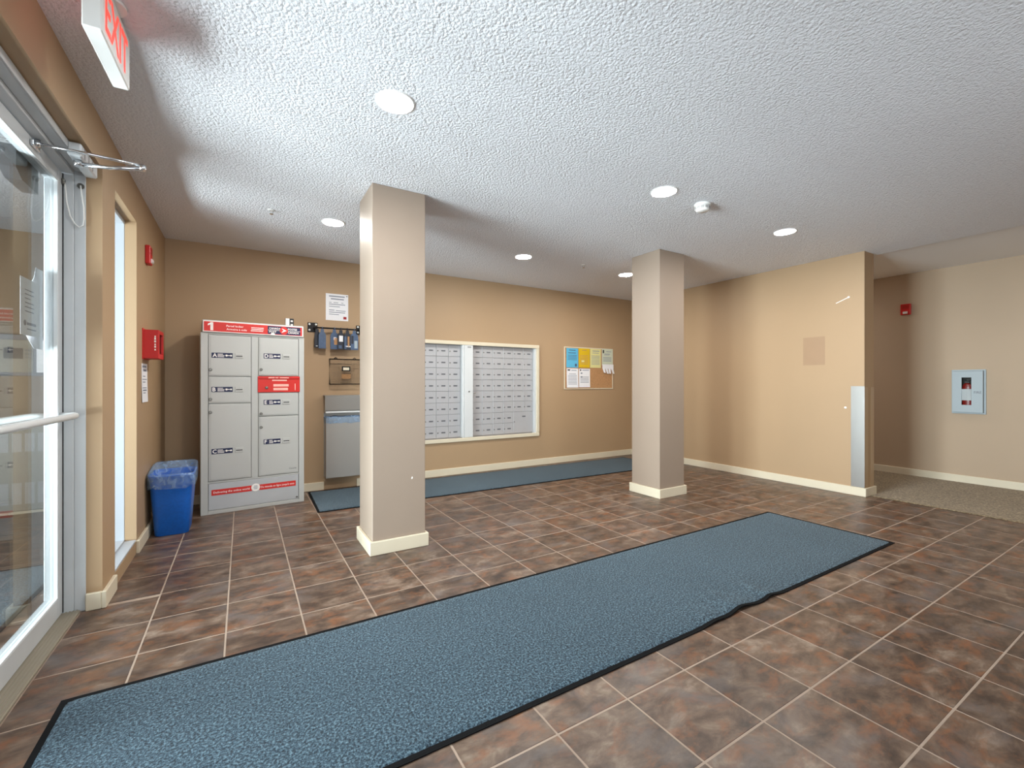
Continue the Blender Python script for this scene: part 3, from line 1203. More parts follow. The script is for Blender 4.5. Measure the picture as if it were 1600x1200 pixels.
b.text('POSTES', (0.657, -0.0155, 1.594), R_, U_, 0.016, width=0.076, bold=0.015, depth=0.0004)
b.text('CANADA', (0.657, -0.0155, 1.563), R_, U_, 0.016, width=0.092, bold=0.015, depth=0.0004)
b.box(0.652, 0.760, -0.0158, -0.0153, 1.5840, 1.5870)
b.build('lettering', M['white_print'], hd, recalc=False)
b = MB()
b.lathe([(0.034, -0.0162), (0.034, -0.0150)], (0.624, 0, 1.5865), 'y', 28)
b.build('emblem_disc', M['red_sticker'], hd)
b = MB()
b.prism([(0.606, 1.604), (0.614, 1.604), (0.646, 1.586), (0.604, 1.566), (0.612, 1.580), (0.622, 1.586)], 'y', -0.0168, -0.0162)
b.build('emblem_wing', M['white_print'], hd)
b = MB()
b.prism([(0.516, 1.541), (0.545, 1.541), (0.552, 1.556), (0.535, 1.562), (0.520, 1.558)], 'y', -0.0160, -0.0135)
b.build('torn_corner', M['white_print'], hd)


def locker_door(letter, x0, x1, z0, z1, zs, zl, xl):
    d = MB()
    d.box(x0 + 0.003, x1 - 0.003, 0.001, 0.020, z0 + 0.003, z1 - 0.003, c=0.003)
    d.box(x0 + 0.016, x1 - 0.016, -0.0015, 0.001, z0 + 0.014, z1 - 0.014, c=0.001)
    o = d.build('door', M['locker'], lk)
    o['label'] = 'grey locker door lettered ' + letter
    s = MB()
    xs = x0 + (0.024 if x0 < 0.3 else 0.042)
    w = 0.152 if x0 < 0.3 else 0.135
    s.box(xs, xs + w, -0.0026, -0.0015, zs - 0.022, zs + 0.022)
    s.build('key_sticker', M['navy'], o)
    t = MB()
    t.text(letter, (xs + 0.007, -0.0027, zs - 0.015), R_, U_, 0.031, bold=0.02, depth=0.0004)
    for k, l_ in enumerate((0.055, 0.058, 0.045)):
        t.box(xs + 0.043, xs + 0.043 + l_ * (.85 if x0 < 0.3 else .60), -0.0031, -0.0026, zs - 0.014 + k * 0.011, zs - 0.009 + k * 0.011)
    kx = xs + w - 0.048
    t.box(kx, kx + 0.036, -0.0031, -0.0026, zs - 0.003, zs + 0.003)
    t.lathe([(0.0085, -0.0031), (0.0085, -0.0026)], (kx + 0.003, 0, zs), 'y', 12)
    t.lathe([(0.0075, -0.0031), (0.0075, -0.0026)], (kx + 0.036, 0, zs), 'y', 12)
    t.build('sticker_print', M['white_print'], o, recalc=False)
    p = MB()
    px = xs + w + 0.016
    p.box(px, px + 0.062, -0.006, -0.0015, zs - 0.022, zs + 0.022, c=0.002)
    p.build('key_slot_plate', M['locker'], o)
    q = MB()
    q.box(px + 0.008, px + 0.056, -0.0066, -0.006, zs - 0.006, zs + 0.001)
    q.build('key_slot', M['dark_slot'], o)
    g = MB()
    g.lathe([(0.0125, 0.0), (0.0125, -0.006), (0.009, -0.008), (0.004, -0.006)], (xl, -0.0012, zl), 'y', 18)
    g.build('lock', M['lock'], o)


XA0, XA1, XB0, XB1 = 0.052, 0.369, 0.421, 0.752
locker_door('A', XA0, XA1, 1.166, 1.520, 1.345, 1.222, 0.069)
locker_door('B', XA0, XA1, 0.935, 1.166, 1.055, 0.973, 0.069)
locker_door('C', XA0, XA1, 0.276, 0.935, 0.530, 0.862, 0.069)
locker_door('D', XB0, XB1, 1.172, 1.520, 1.352, 1.230, 0.443)
locker_door('E', XB0, XB1, 0.812, 1.024, 0.937, 0.836, 0.443)
locker_door('F', XB0, XB1, 0.276, 0.812, 0.583, 0.715, 0.443)
b = MB()
b.box(XB0 - 0.004, XB1 + 0.008, -0.004, 0.020, 1.026, 1.170, c=0.003)
rp = b.build('outgoing_slot_panel', M['red_sticker'], lk)
rp['label'] = 'red mail slot panel with white print'
b = MB()
b.box(XB0 + 0.004, XB1 + 0.002, -0.010, -0.004, 1.148, 1.166, c=0.002)
b.build('slot_lip', M['red'], rp)
b = MB()
for x0, x1 in ((0.50, 0.55), (0.556, 0.58), (0.59, 0.665)):
    b.box(x0, x1, -0.0106, -0.010, 1.153, 1.161)
for k in range(2):
    b.box(0.54, 0.665 - k * .006, -0.0046, -0.004, 1.078 - k * 0.034, 1.100 - k * 0.034)
b.box(0.53, 0.65, -0.0046, -0.004, 1.128, 1.140)
b.box(0.716, 0.723, -0.0046, -0.004, 1.044, 1.104)
b.build('panel_print', M['pale_print'], rp)
b = MB()
b.lathe([(0.013, -0.004), (0.013, -0.010), (0.006, -0.011)], (0.486, 0, 1.068), 'y', 18)
b.build('lock', M['lock'], rp)
b = MB()
b.box(0.055, 0.749, 0.002, 0.020, 0.035, 0.259, c=0.002)
kp = b.build('kick_panel', M['locker_panel'], lk)
b = MB()
b.box(0.076, 0.372, 0.0005, 0.002, 0.158, 0.206)
b.build('slogan_strip', M['red_sticker'], kp)
b = MB()
b.box(0.428, 0.725, 0.0005, 0.002, 0.158, 0.206)
b.build('slogan_strip', M['red_sticker'], kp)
b = MB()
b.text('Delivering the online world', (0.090, 0.0004, 0.174), R_, U_, 0.017, width=0.265, bold=0.008, depth=0.0004)
b.build('slogan_lettering', M['white_print'], kp, recalc=False)
b = MB()
b.text("Du monde en ligne jusqu'à vous", (0.442, 0.0004, 0.174), R_, U_, 0.017, width=0.270, bold=0.008, depth=0.0004)
b.build('slogan_lettering', M['white_print'], kp, recalc=False)
b = MB()
b.lathe([(0.034, 0.002), (0.034, -0.0005)], (0.401, 0, 0.186), 'y', 26)
b.build('round_seal', M['white_print'], kp)
b = MB()
for k in range(3):
    b.box(0.384 + .003 * abs(k - 1), 0.418 - .003 * abs(k - 1), -0.001, -0.0005, 0.172 + k * .012, 0.177 + k * .012)
b.build('seal_print', M['grey_print'], kp)
b = MB()
b.text('Canada', (0.668, -0.0016, 0.318), R_, U_, 0.013, width=0.062, depth=0.0005)
b.build('wordmark', M['black_print'], lk, recalc=False)
b = MB()
b.lathe([(0.008, 0.002), (0.008, -0.002)], (0.735, 0, 0.052), 'y', 14)
b.build('screw', M['lock'], kp)

sb = thing('small_block', 'small black and white block standing on top of the parcel locker', 'block', (0.752, 2.42, LH), math.radians(5))  # plain two-tone block, its use unknown
b = MB()
b.box(-0.036, -0.002, -0.02, 0.02, 0, 0.088, c=0.003)
b.build('white_half', M['plastic_white'], sb)
b = MB()
b.box(-0.002, 0.036, -0.02, 0.02, 0, 0.088, c=0.003)
b.build('black_half', M['black_print'], sb)
b = MB()
for z in (0.055, 0.020):
    b.box(0.007, 0.027, -0.0212, -0.02, z, z + 0.016)
b.build('white_marks', M['white_print'], sb)
sb.name = 'two_tone_block'

# ------------------------------------------------------------------ blue waste bin with clear liner
def rrect(hx, hy, r, n=6):
    pts = []
    for cx_, cy_, a0 in ((hx - r, hy - r, 0), (-hx + r, hy - r, 90), (-hx + r, -hy + r, 180), (hx - r, -hy + r, 270)):
        for k in range(n + 1):
            a = math.radians(a0 + 90 * k / n)
            pts.append((cx_ + r * math.cos(a), cy_ + r * math.sin(a)))
    return pts


def loft(mb, rings, close_bottom=True, mi=0):
    n = len(rings[0])
    vs = [p for r in rings for p in r]
    fs = []
    for i in range(len(rings) - 1):
        for k in range(n):
            k2 = (k + 1) % n
            fs.append((i * n + k, i * n + k2, (i + 1) * n + k2, (i + 1) * n + k))
    if close_bottom:
        fs.append(tuple(range(n))[::-1])
    mb.add(vs, fs, mi, True)


bn = thing('waste_bin', 'blue plastic waste bin with a clear bag beside the parcel locker', 'waste bin', (-0.076, 1.845, 0))
b = MB()
def ring(hx, hy, r, z, tilt=0.0): return [(x, y, z + tilt * y / 0.15) for x, y in rrect(hx, hy, r)]
loft(b, [ring(0.098, 0.130, 0.040, 0.0), ring(0.102, 0.134, 0.042, 0.006), ring(0.120, 0.150, 0.045, 0.26), ring(0.130, 0.160, 0.045, 0.425),
         ring(0.135, 0.165, 0.048, 0.430), ring(0.135, 0.165, 0.048, 0.444), ring(0.129, 0.159, 0.045, 0.444), ring(0.119, 0.149, 0.042, 0.26),
         ring(0.101, 0.132, 0.040, 0.012)])
b.build('bin_body', M['bin_blue'], bn, recalc=False)
b = MB()
rnd = random.Random(5)
rings = []
base = rrect(0.138, 0.168, 0.050, 10)
prof = [(1.000, 0.352), (1.012, 0.375), (1.02, 0.405), (1.022, 0.438), (1.012, 0.452), (0.95, 0.450), (0.90, 0.415), (0.86, 0.37), (0.82, 0.30), (0.77, 0.16)]
for i, (k, z) in enumerate(prof):
    rg = []
    for j, (x, y) in enumerate(base):
        w = math.sin(j * 1.9 + i) * 0.003 + rnd.uniform(-0.002, 0.002)
        kk = k + w * 1.2
        dz = 0.010 * math.sin(j * 0.7) + rnd.uniform(-0.004, 0.004) if i in (0, 1) else rnd.uniform(-0.003, 0.003)
        up = 0.050 * max(0, y / 0.168) if 3 <= i <= 5 else 0
        rg.append((x * kk, y * kk, z + dz + up))
    rings.append(rg)
loft(b, rings, close_bottom=False)
b.build('bag_liner', M['liner'], bn, recalc=False)
# knotted tuft of the bag at the front right corner and a loose fold
b = MB()
tuft = []
for i in range(7):
    t = i / 6
    rr = 0.016 * math.sin(math.pi * (0.15 + 0.8 * t))
    tuft.append([(0.118 + 0.020 * t + rr * math.cos(a) * .8, -0.150 - 0.022 * t + rr * math.sin(a) * .8, 0.428 - 0.030 * t + 0.010 * math.sin(2 * a + i))
                 for a in [2 * math.pi * k / 10 for k in range(10)]])
loft(b, tuft)
b.build('bag_knot', M['liner'], bn, recalc=False)

# ------------------------------------------------------------------ red box, alarm, sheet on the left wall
rbx = thing('red_wall_box', 'red metal document box mounted on the left wall by the sidelight', 'wall box', (XL, 1.60, 1.275))
b = MB()
b.box(0, 0.006, -0.005, 0.235, 0, 0.215, c=0.002)
b.build('back_plate', M['red'], rbx)
b = MB()
b.box(0.006, 0.090, 0.0, 0.010, 0.006, 0.205, c=0.002)
b.box(0.006, 0.090, 0.215, 0.225, 0.006, 0.205, c=0.002)
b.box(0.006, 0.090, 0.010, 0.215, 0.006, 0.014)
b.box(0.006, 0.090, 0.010, 0.215, 0.195, 0.205)
b.box(0.078, 0.090, 0.010, 0.045, 0.014, 0.195)
b.box(0.078, 0.090, 0.190, 0.215, 0.014, 0.195)
b.box(0.078, 0.090, 0.045, 0.190, 0.014, 0.040)
b.box(0.078, 0.090, 0.045, 0.190, 0.180, 0.195)
b.build('box', M['red'], rbx)
b = MB()
b.box(0.0065, 0.012, 0.012, 0.213, 0.016, 0.193)
b.build('dark_interior', M['dark_slot'], rbx)
b = MB()
for i, (w, h) in enumerate(((.008, .010), (.009, .014), (.008, .010), (.010, .014), (.009, .016), (.007, .010))):
    b.box(0.0705 - w / 2, 0.0705 + w / 2, -0.0006, 0.0, 0.062 + i * 0.0185, 0.062 + i * 0.0185 + h)
b.build('white_print', M['white_print'], rbx)

for lab, loc, rz in (('red fire alarm horn on the left wall above the red box', (XL, 1.745, 1.962), 0),
                     ('red fire alarm horn on the far hall wall', (XF, -0.207, 1.935), math.pi)):
    al = thing('fire_alarm_horn', lab, 'fire alarm', loc, rz, group='red fire alarm horns')
    b = MB()
    b.box(0, 0.030, -0.048, 0.048, 0, 0.130, c=0.005)
    b.build('housing', M['red'], al)
    b = MB()
    b.prism([(0.030, 0.010), (0.042, 0.014), (0.042, 0.034), (0.030, 0.040)], 'y', -0.022, 0.022)
    b.build('strobe_lens', M['plastic_white'], al)
    for i in range(4):
        b = MB()
        b.box(0.030, 0.032, -0.035, 0.035, 0.072 + i * 0.012, 0.078 + i * 0.012)
        b.build('horn_slot', M['ext_red'], al)


def printed(name, label, cat, loc, rz, w, h, paper, lines, group=None, extra=None, pr='grey_print', curl=0.0):
    """a sheet pinned to a wall; local x runs along the wall, -y points into the room"""
    s = thing(name, label, cat, loc, rz, group)
    b = MB()
    n = 6
    vs, fs = [], []
    for i in range(n + 1):
        z = h * i / n
        d = -0.0015 - curl * (1 - i / n) ** 2
        vs += [(-w / 2, d, z), (w / 2, d * 1.15, z), (-w / 2, d + 0.0009, z), (w / 2, d * 1.15 + 0.0009, z)]
    for i in range(n):
        a = 4 * i
        fs += [(a, a + 1, a + 5, a + 4), (a + 3, a + 2, a + 6, a + 7), (a + 1, a + 3, a + 7, a + 5), (a + 2, a, a + 4, a + 6)]
    fs += [(0, 2, 3, 1), (4 * n, 4 * n + 1, 4 * n + 3, 4 * n + 2)]
    b.add(vs, fs)
    b.build('sheet', M[paper], s)
    b = MB()

    def dep(z): return -0.0016 - curl * 1.15 * (1 - z / h) ** 2 - 0.0004
    for x0, x1, z, t in lines:
        b.box(w * (x0 - .5), w * (x1 - .5), dep(h * z) - 0.0006, dep(h * z), h * z, h * z + t)
    b.build('printing', M[pr], s)
    if extra:
        for (x0, x1, z0, z1, mm, nm) in extra:
            b = MB()
            b.box(w * (x0 - .5), w * (x1 - .5), dep(h * z0) - 0.0008, dep(h * z0), h * z0, h * z1)
            b.build(nm, M[mm], s)
    return s


printed('notice_sheet', 'narrow-looking white printed sheet on the left wall under the red box', 'paper', (XL, 1.675, 0.975), math.radians(90), 0.205, 0.270, 'paper',
        [(0.12, 0.80, 0.90, .012), (0.25, 0.80, 0.80, .014), (0.2, 0.6, 0.66, .006), (0.1, 0.85, 0.58, .006), (0.15, 0.6, 0.51, .006), (0.1, 0.8, 0.36, .006), (0.15, 0.8, 0.29, .010), (0.2, 0.6, 0.23, .006)], curl=0.004)
printed('notice_sheet', 'white printed notice on the back wall above the black hook rail', 'paper', (1.222, YB, 1.770), 0, 0.224, 0.280, 'paper',
        [(0.14, 0.84, 0.885, .012), (0.22, 0.80, 0.785, .012), (0.14, 0.25, 0.66, .006), (0.34, 0.55, 0.66, .006), (0.68, 0.78, 0.66, .006), (0.14, 0.86, 0.59, .008),
         (0.14, 0.62, 0.51, .007), (0.14, 0.38, 0.37, .008), (0.44, 0.88, 0.36, .007), (0.14, 0.86, 0.29, .008), (0.14, 0.58, 0.215, .007)],
        extra=[(0.78, 0.92, 0.06, 0.16, 'ext_red', 'red_logo'), (0.90, 0.97, 0.925, 0.95, 'black_print', 'pin')])

# ------------------------------------------------------------------ hook rail with hanging cards, wire basket, waste receptacle
YR = 2.565
rk = thing('hook_rail', 'black iron pipe rail with screw plates on the back wall', 'hook rail', (1.19, YB, 1.68))
for cx_ in (-0.205, 0.275):
    b = MB()
    b.box(cx_ - 0.050, cx_ + 0.045, -0.008, 0, -0.046, 0.052, c=0.003)
    b.lathe([(0.020, -0.008), (0.018, -0.030), (0.014, -0.072)], (cx_ + 0.022, 0, -0.004), 'y', 14)
    o = b.build('wall_plate', M['black_metal'], rk)
    b = MB()
    for dx in (-0.032, 0.030):
        for dz in (0.034, -0.026):
            b.lathe([(0.011, -0.008), (0.010, -0.013), (0.004, -0.014)], (cx_ + dx, 0, dz), 'y', 12)
    b.build('screw_head', M['plastic_white'], o)
b = MB()
b.tube([(-0.190, YR - YB, -0.004), (0.31, YR - YB, -0.004)], 0.0085, 10)
b.build('pipe', M['black_metal'], rk)


def hang_card(label, x, w, h, mt, art, dz=0.0, rz=0.0, yoff=0.0):
    t = thing('hanging_card', label, 'hang tag', (x, YR - 0.002 + yoff, 1.676), rz, group='cards hanging on the hook rail')
    hw = w / 2
    b = MB()
    th = 0.003
    outline = [(-hw, -h), (hw, -h), (hw, -0.075), (hw * 0.75, -0.052), (0.016, -0.040), (0.016, -0.013), (-0.016, -0.013), (-0.016, -0.040), (-hw * 0.75, -0.052), (-hw, -0.075)]
    b.prism(outline, 'y', -th, th)
    # hook that wraps the pipe
    pts = []
    for k in range(9):
        a = math.radians(-70 + 320 * k / 8)
        pts.append((0.0, 0.0105 * math.cos(a), 0.0105 * math.sin(a)))
    b.tube([(0, 0.001, -0.020)] + pts, 0.0042, 6)
    b.build('card', M[mt], t)
    for (x0, x1, z0, z1, mm) in art:
        b = MB()
        b.box(hw * x0, hw * x1, -th - 0.0012, -th, -h * z1, -h * z0)
        b.build('picture', M[mm], t)
    return t


hang_card('black card hanging leftmost on the hook rail, at the wall plate', 1.018, 0.060, 0.205, 'tag_dark', [(-.5, .1, .90, .93, 'paper')], rz=math.radians(25), yoff=0.01)
hang_card('plain light blue card hanging on the hook rail beside the black one', 1.066, 0.070, 0.212, 'tag_blue', [], rz=math.radians(-6))
hang_card('blue card with an orange and white picture on the hook rail', 1.182, 0.080, 0.215, 'tag_blue', [(-.1, .75, .45, .78, 'cork'), (-.2, .5, .42, .55, 'paper')], rz=math.radians(12))
hang_card('blue card with a large white patch on the hook rail', 1.247, 0.070, 0.215, 'tag_dark', [(-.55, .6, .33, .62, 'paper'), (-.7, .2, .80, .95, 'tag_blue')], rz=math.radians(10))
hang_card('blue card with a red brown stripe on the hook rail', 1.312, 0.072, 0.218, 'tag_dark', [(.05, .55, .35, .85, 'cork'), (-.9, -.3, .35, .95, 'tag_blue'), (-.6, .9, .80, .86, 'paper')], rz=math.radians(8))
hang_card('blue grey card hanging rightmost on the hook rail', 1.382, 0.078, 0.215, 'tag_blue', [(.0, .8, .55, .92, 'cabinet'), (-.8, -.2, .3, .7, 'tag_dark')], rz=math.radians(-8))

wb = thing('wire_basket', 'flat black wire mesh basket on the back wall', 'wire basket', (1.302, YB, 1.100))
hw, hh, dp = 0.158, 0.262, 0.055
b = MB()
for y in (-0.004, -dp):
    b.tube([(-hw, y, 0), (hw, y, 0), (hw, y, hh), (-hw, y, hh)], 0.0042, 6, closed=True)
for x in (-hw, hw):
    for z in (0, hh):
        b.tube([(x, -0.004, z), (x, -dp, z)], 0.0042, 6)
for x in (-0.095, 0.095):
    b.tube([(x - 0.02, -0.004, hh), (x, -0.006, hh + 0.020), (x + 0.02, -0.004, hh)], 0.004, 6)
b.build('rim', M['black_metal'], wb)
b = MB()
n = 22
for i in range(1, n):
    x = -hw + 2 * hw * i / n
    b.tube([(x, -dp, 0), (x, -dp, hh)], 0.0008, 4)
n = 18
for i in range(1, n):
    z = hh * i / n
    b.tube([(-hw, -dp, z), (hw, -dp, z)], 0.0008, 4)
for i in range(1, 6):
    b.tube([(-hw, -dp * i / 6, 0), (hw, -dp * i / 6, 0)], 0.0008, 4)
b.build('wire_mesh', M['black_metal'], wb)
b = MB()
b.box(-0.043, 0.043, -dp - 0.006, -dp - 0.001, 0.135, 0.185, c=0.003)
o = b.build('label_holder', M['black_metal'], wb)
b = MB()
b.box(-0.030, 0.030, -dp - 0.0075, -dp - 0.006, 0.145, 0.174)
b.build('label_card', M['base'], o)
b = MB()
b.box(-0.045, 0.048, -dp + 0.004, -dp + 0.006, 0.055, 0.105)
b.build('kraft_slip', M['cork'], wb)

wr = thing('waste_receptacle', 'stainless steel wall waste receptacle with a blue bag', 'waste receptacle', (1.285, YB, 0.135))
hw = 0.195
b = MB()
b.box(-hw, hw, -0.006, 0, 0.0, 0.842, c=0.002)
b.build('back_plate', M['steel_dull'], wr)
b = MB()      # hood: sloped front, open underneath
b.prism([(0, 0.842), (-0.105, 0.842), (-0.105, 0.834), (-0.088, 0.690), (-0.084, 0.690), (-0.098, 0.834), (0, 0.834)], 'x', -hw, hw)
b.box(-hw, -hw + 0.003, -0.098, -0.006, 0.67, 0.834)
b.box(hw - 0.003, hw, -0.098, -0.006, 0.67, 0.834)
b.box(-hw - 0.008, hw + 0.008, -0.112, 0, 0.842, 0.848, c=0.002)
b.build('hood', M['steel_dull'], wr)
b = MB()
b.box(-hw + 0.006, hw - 0.006, -0.092, -0.080, 0.662, 0.682, c=0.004)
b.build('hood_rim', M['alu_light'], wr)
b = MB()
b.box(-hw + 0.005, hw - 0.005, -0.118, -0.114, 0.0, 0.62, c=0.001)
b.box(-hw + 0.005, -hw + 0.009, -0.114, -0.006, 0.0, 0.62)
b.box(hw - 0.009, hw - 0.005, -0.114, -0.006, 0.0, 0.62)
b.box(-hw + 0.009, hw - 0.009, -0.114, -0.006, 0.0, 0.004)
b.build('container', M['steel_dull'], wr)
b = MB()
rings = []
base = [(-hw + 0.002, -0.122), (hw - 0.002, -0.122), (hw - 0.002, -0.012), (-hw + 0.002, -0.012)]
dense = []
for i in range(4):
    a, c = base[i], base[(i + 1) % 4]
    for k in range(8):
        dense.append((a[0] + (c[0] - a[0]) * k / 8, a[1] + (c[1] - a[1]) * k / 8))
for z, k in ((0.560, 0.0), (0.585, 0.002), (0.625, 0.003), (0.632, -0.004), (0.60, -0.012), (0.40, -0.016)):
    rings.append([(x + (k if x > 0 else -k) + rnd.uniform(-.001, .001), y - k + rnd.uniform(-.0015, .0015), z + rnd.uniform(-.006, .006)) for x, y in dense])
loft(b, rings, close_bottom=False)
b.build('bag_liner', M['liner'], wr, recalc=False)

# ------------------------------------------------------------------ mailbox bank
mb_ = thing('mailbox_bank', 'recessed silver mailbox bank with cream frame behind the pillar', 'mailboxes', (0, YB, 0))
F0, F1, G0, G1 = 1.64, 3.805, 0.395, 1.622
b = MB()
fw = 0.058
b.box(F0, F1, -0.022, 0, G1 - 0.045, G1, c=0.004)
b.box(F0, F1, -0.022, 0, G0, G0 + 0.045, c=0.004)
b.box(F0, F0 + fw, -0.022, 0, G0 + 0.045, G1 - 0.045, c=0.004)
b.box(F1 - fw + 0.016, F1, -0.022, 0, G0 + 0.045, G1 - 0.045, c=0.004)
b.build('trim_frame', M['base'], mb_)
b = MB()
b.box(MX0 + 0.001, MX1 - 0.001, 0.055, 0.088, MZ0 + 0.001, MZ1 - 0.001)
b.build('carcass', M['mailbox'], mb_)
b = MB()
b.box(MX0 + 0.001, MX0 + 0.02, 0.0, 0.055, MZ0 + 0.001, MZ1 - 0.001)
b.build('side_jamb', M['alu_light'], mb_)
b = MB()
b.box(MX1 - 0.035, MX1 - 0.001, -0.004, 0.055, MZ0 + 0.001, MZ1 - 0.001)
b.build('side_jamb', M['alu_light'], mb_)
b = MB()
b.box(2.668, 2.690, -0.016, 0.055, MZ0 + 0.012, MZ1 - 0.012, c=0.002)
b.build('door_edge', M['alu_light'], mb_)
b = MB()
b.box(2.694, 2.810, -0.016, 0.055, MZ0 + 0.012, MZ1 - 0.012, c=0.002)
b.build('centre_post', M['alu_light'], mb_)
b = MB()
b.box(2.735, 2.785, -0.0172, -0.016, MZ1 - 0.045, MZ1 - 0.028)
b.build('maker_plate', M['vent_grey'], mb_)
b = MB()
b.lathe([(0.009, -0.016), (0.009, -0.022), (0.005, -0.023)], (2.755, 0, 1.005), 'y', 14)
b.build('master_lock', M['lock'], mb_)
ROWS = 8
rowh = (MZ1 - MZ0 - 0.030) / ROWS
proto = {}


def mail_door(x0, x1, z0, z1, big=False):
    w, h = x1 - x0 - 0.003, z1 - z0 - 0.003
    key = (round(w, 4), round(h, 4))
    if key not in proto:
        d = MB()
        d.box(-w / 2, w / 2, -0.012, 0.0, -h / 2, h / 2, c=0.0022)
        pd = d.build('mailbox_door', M['mailbox'], mb_)
        p = MB()
        p.box(-0.026, 0.026, -0.0135, -0.012, -0.008, 0.008, c=0.0006)
        pp = p.build('number_plate', M['mail_plate'], pd)
        l = MB()
        l.lathe([(0.0075, -0.012), (0.0075, -0.016), (0.004, -0.017)], (0, 0, 0), 'y', 10)
        pl = l.build('lock', M['lock'], pd)
        proto[key] = (pd, pp, pl)
        o, q, r = pd, pp, pl
    else:
        pd, pp, pl = proto[key]
        o = clone(pd, 'mailbox_door', mb_)
        q = clone(pp, 'number_plate', o)
        r = clone(pl, 'lock', o)
    o.location = ((x0 + x1) / 2, 0.054, (z0 + z1) / 2)
    if big:
        q.location = (0.01, 0, h * 0.28)
        r.location = (-w / 2 + 0.014, 0, 0.01)
    else:
        q.location = (0.012, 0, -0.004)
        r.location = (-w / 2 + 0.018, 0, -0.006)


RX0, RX1 = 2.814, MX1 - 0.037
LX0, LX1 = MX0 + 0.022, 2.664
cw = (RX1 - RX0) / 6
for r in range(ROWS):
    z1 = MZ1 - 0.015 - r * rowh
    for c in range(6):
        if r >= 6 and c >= 4:
            continue
        mail_door(RX0 + c * cw, RX0 + (c + 1) * cw, z1 - rowh, z1)
    cl = (LX1 - LX0) / 6
    for c in range(6):
        mail_door(LX0 + c * cl, LX0 + (c + 1) * cl, z1 - rowh, z1)
zb = MZ1 - 0.015 - 6 * rowh
mail_door(RX0 + 4 * cw, RX1, zb - 2 * rowh, zb, big=True)
b = MB()
b.tube([(2.822, 0.040, 0.985), (2.822, 0.020, 0.985), (2.840, 0.008, 0.982)], 0.005, 8)
b.lathe([(0.010, -0.004), (0.010, 0.003)], (2.846, 0.008, 0.982), 'y', 12)
b.build('key', M['chrome'], mb_)

# ------------------------------------------------------------------ cork board with papers
CB0, CB1, CZ0, CZ1 = 4.237, 5.164, 1.022, 1.626
cb = thing('cork_board', 'cork notice board with pale frame on the back wall', 'notice board', ((CB0 + CB1) / 2, YB, CZ0))
hw, hh = (CB1 - CB0) / 2, CZ1 - CZ0
b = MB()
b.box(-hw + 0.012, hw - 0.012, -0.010, 0, 0.012, hh - 0.012)
b.build('cork_panel', M['cork'], cb)
for nm, bx in (('frame_rail', (-hw, hw, 0, 0.014)), ('frame_rail', (-hw, hw, hh - 0.014, hh)), ('frame_rail', (-hw, -hw + 0.016, 0.014, hh - 0.014)), ('frame_rail', (hw - 0.016, hw, 0.014, hh - 0.014))):
    b = MB()
    b.box(bx[0], bx[1], -0.0118, 0, bx[2], bx[3], c=0.002)
    b.build(nm, M['base'], cb)
G = 'papers on the cork board'
YC = YB - 0.0126
body = [(0.12, 0.88, 0.62 - 0.075 * i, .007) for i in range(7)]
printed('notice_paper', 'blue sheet at the upper left of the cork board', 'paper', (4.378, YC, 1.331), 0, 0.212, 0.275, 'paper_blue', [(0.22, 0.78, 0.88, .010), (0.15, 0.8, 0.74, .010)] + body[:4], G, [(0.72, 0.88, 0.06, 0.20, 'tag_blue', 'dark_logo')], 'tag_blue')
printed('notice_paper', 'golden yellow sheet on the cork board', 'paper', (4.597, YC - 0.001, 1.335), math.radians(0), 0.206, 0.276, 'paper_gold', [(0.3, 0.7, 0.88, .010)] + body, G, [(0.25, 0.5, 0.28, 0.38, 'paper_yellow', 'pale_logo')], 'cork')
printed('notice_paper', 'pale yellow sheet on the cork board', 'paper', (4.814, YC, 1.335), 0, 0.206, 0.276, 'paper_yellow', [(0.2, 0.85, 0.87, .012), (0.2, 0.8, 0.77, .008)] + body, G)
printed('notice_paper', 'grey green sheet at the upper right of the cork board', 'paper', (5.044, YC - 0.001, 1.375), 0, 0.215, 0.245, 'paper_green', [(0.4, 0.85, 0.82, .008), (0.25, 0.75, 0.68, .008), (0.2, 0.7, 0.62, .006)] + body[2:6], G, [(0.08, 0.20, 0.74, 0.93, 'black_print', 'dark_picture')])
printed('notice_paper', 'white sheet at the lower left of the cork board', 'paper', (4.379, YC - 0.001, 1.047), 0, 0.208, 0.272, 'paper', [(0.4, 0.85, 0.88, .010), (0.2, 0.8, 0.70, .007)] + body, G, [(0.08, 0.30, 0.88, 0.95, 'charcoal', 'dark_logo')], curl=0.006)
printed('notice_paper', 'white sheet under the golden one on the cork board', 'paper', (4.603, YC, 1.050), 0, 0.208, 0.268, 'paper', [(0.3, 0.9, 0.90, .010), (0.15, 0.3, 0.72, .02), (0.15, 0.3, 0.52, .02)] + body[1:6], G, [(0.08, 0.20, 0.88, 0.96, 'charcoal', 'dark_logo')], curl=0.004)
# torn-off phone strips hanging below the grey green sheet
ts = thing('tear_off_sheet', 'white fringed tear-off sheet at the right of the cork board', 'paper', (5.058, YC - 0.003, 1.250), 0, G)
b = MB()
b.box(-0.112, 0.110, -0.0012, 0, 0.075, 0.140)
b.build('sheet', M['paper'], ts)
for i, x in enumerate((-0.085, -0.03, 0.03, 0.085)):
    b = MB()
    k = 0.010 * math.sin(i * 2.3)
    b.add([(x - 0.024, -0.0012, 0.075), (x + 0.022, -0.0012, 0.075), (x + 0.026 + k, -0.016, 0.0 + 0.012 * (i == 0)), (x - 0.014 + k, -0.020, 0.004 + 0.012 * (i == 0)),
           (x - 0.024, 0, 0.075), (x + 0.022, 0, 0.075), (x + 0.026 + k, -0.015, 0.0 + 0.012 * (i == 0)), (x - 0.014 + k, -0.019, 0.004 + 0.012 * (i == 0))],
          [(0, 1, 2, 3), (7, 6, 5, 4), (0, 4, 5, 1), (1, 5, 6, 2), (2, 6, 7, 3), (3, 7, 4, 0)])
    b.build('tear_strip', M['paper'], ts)

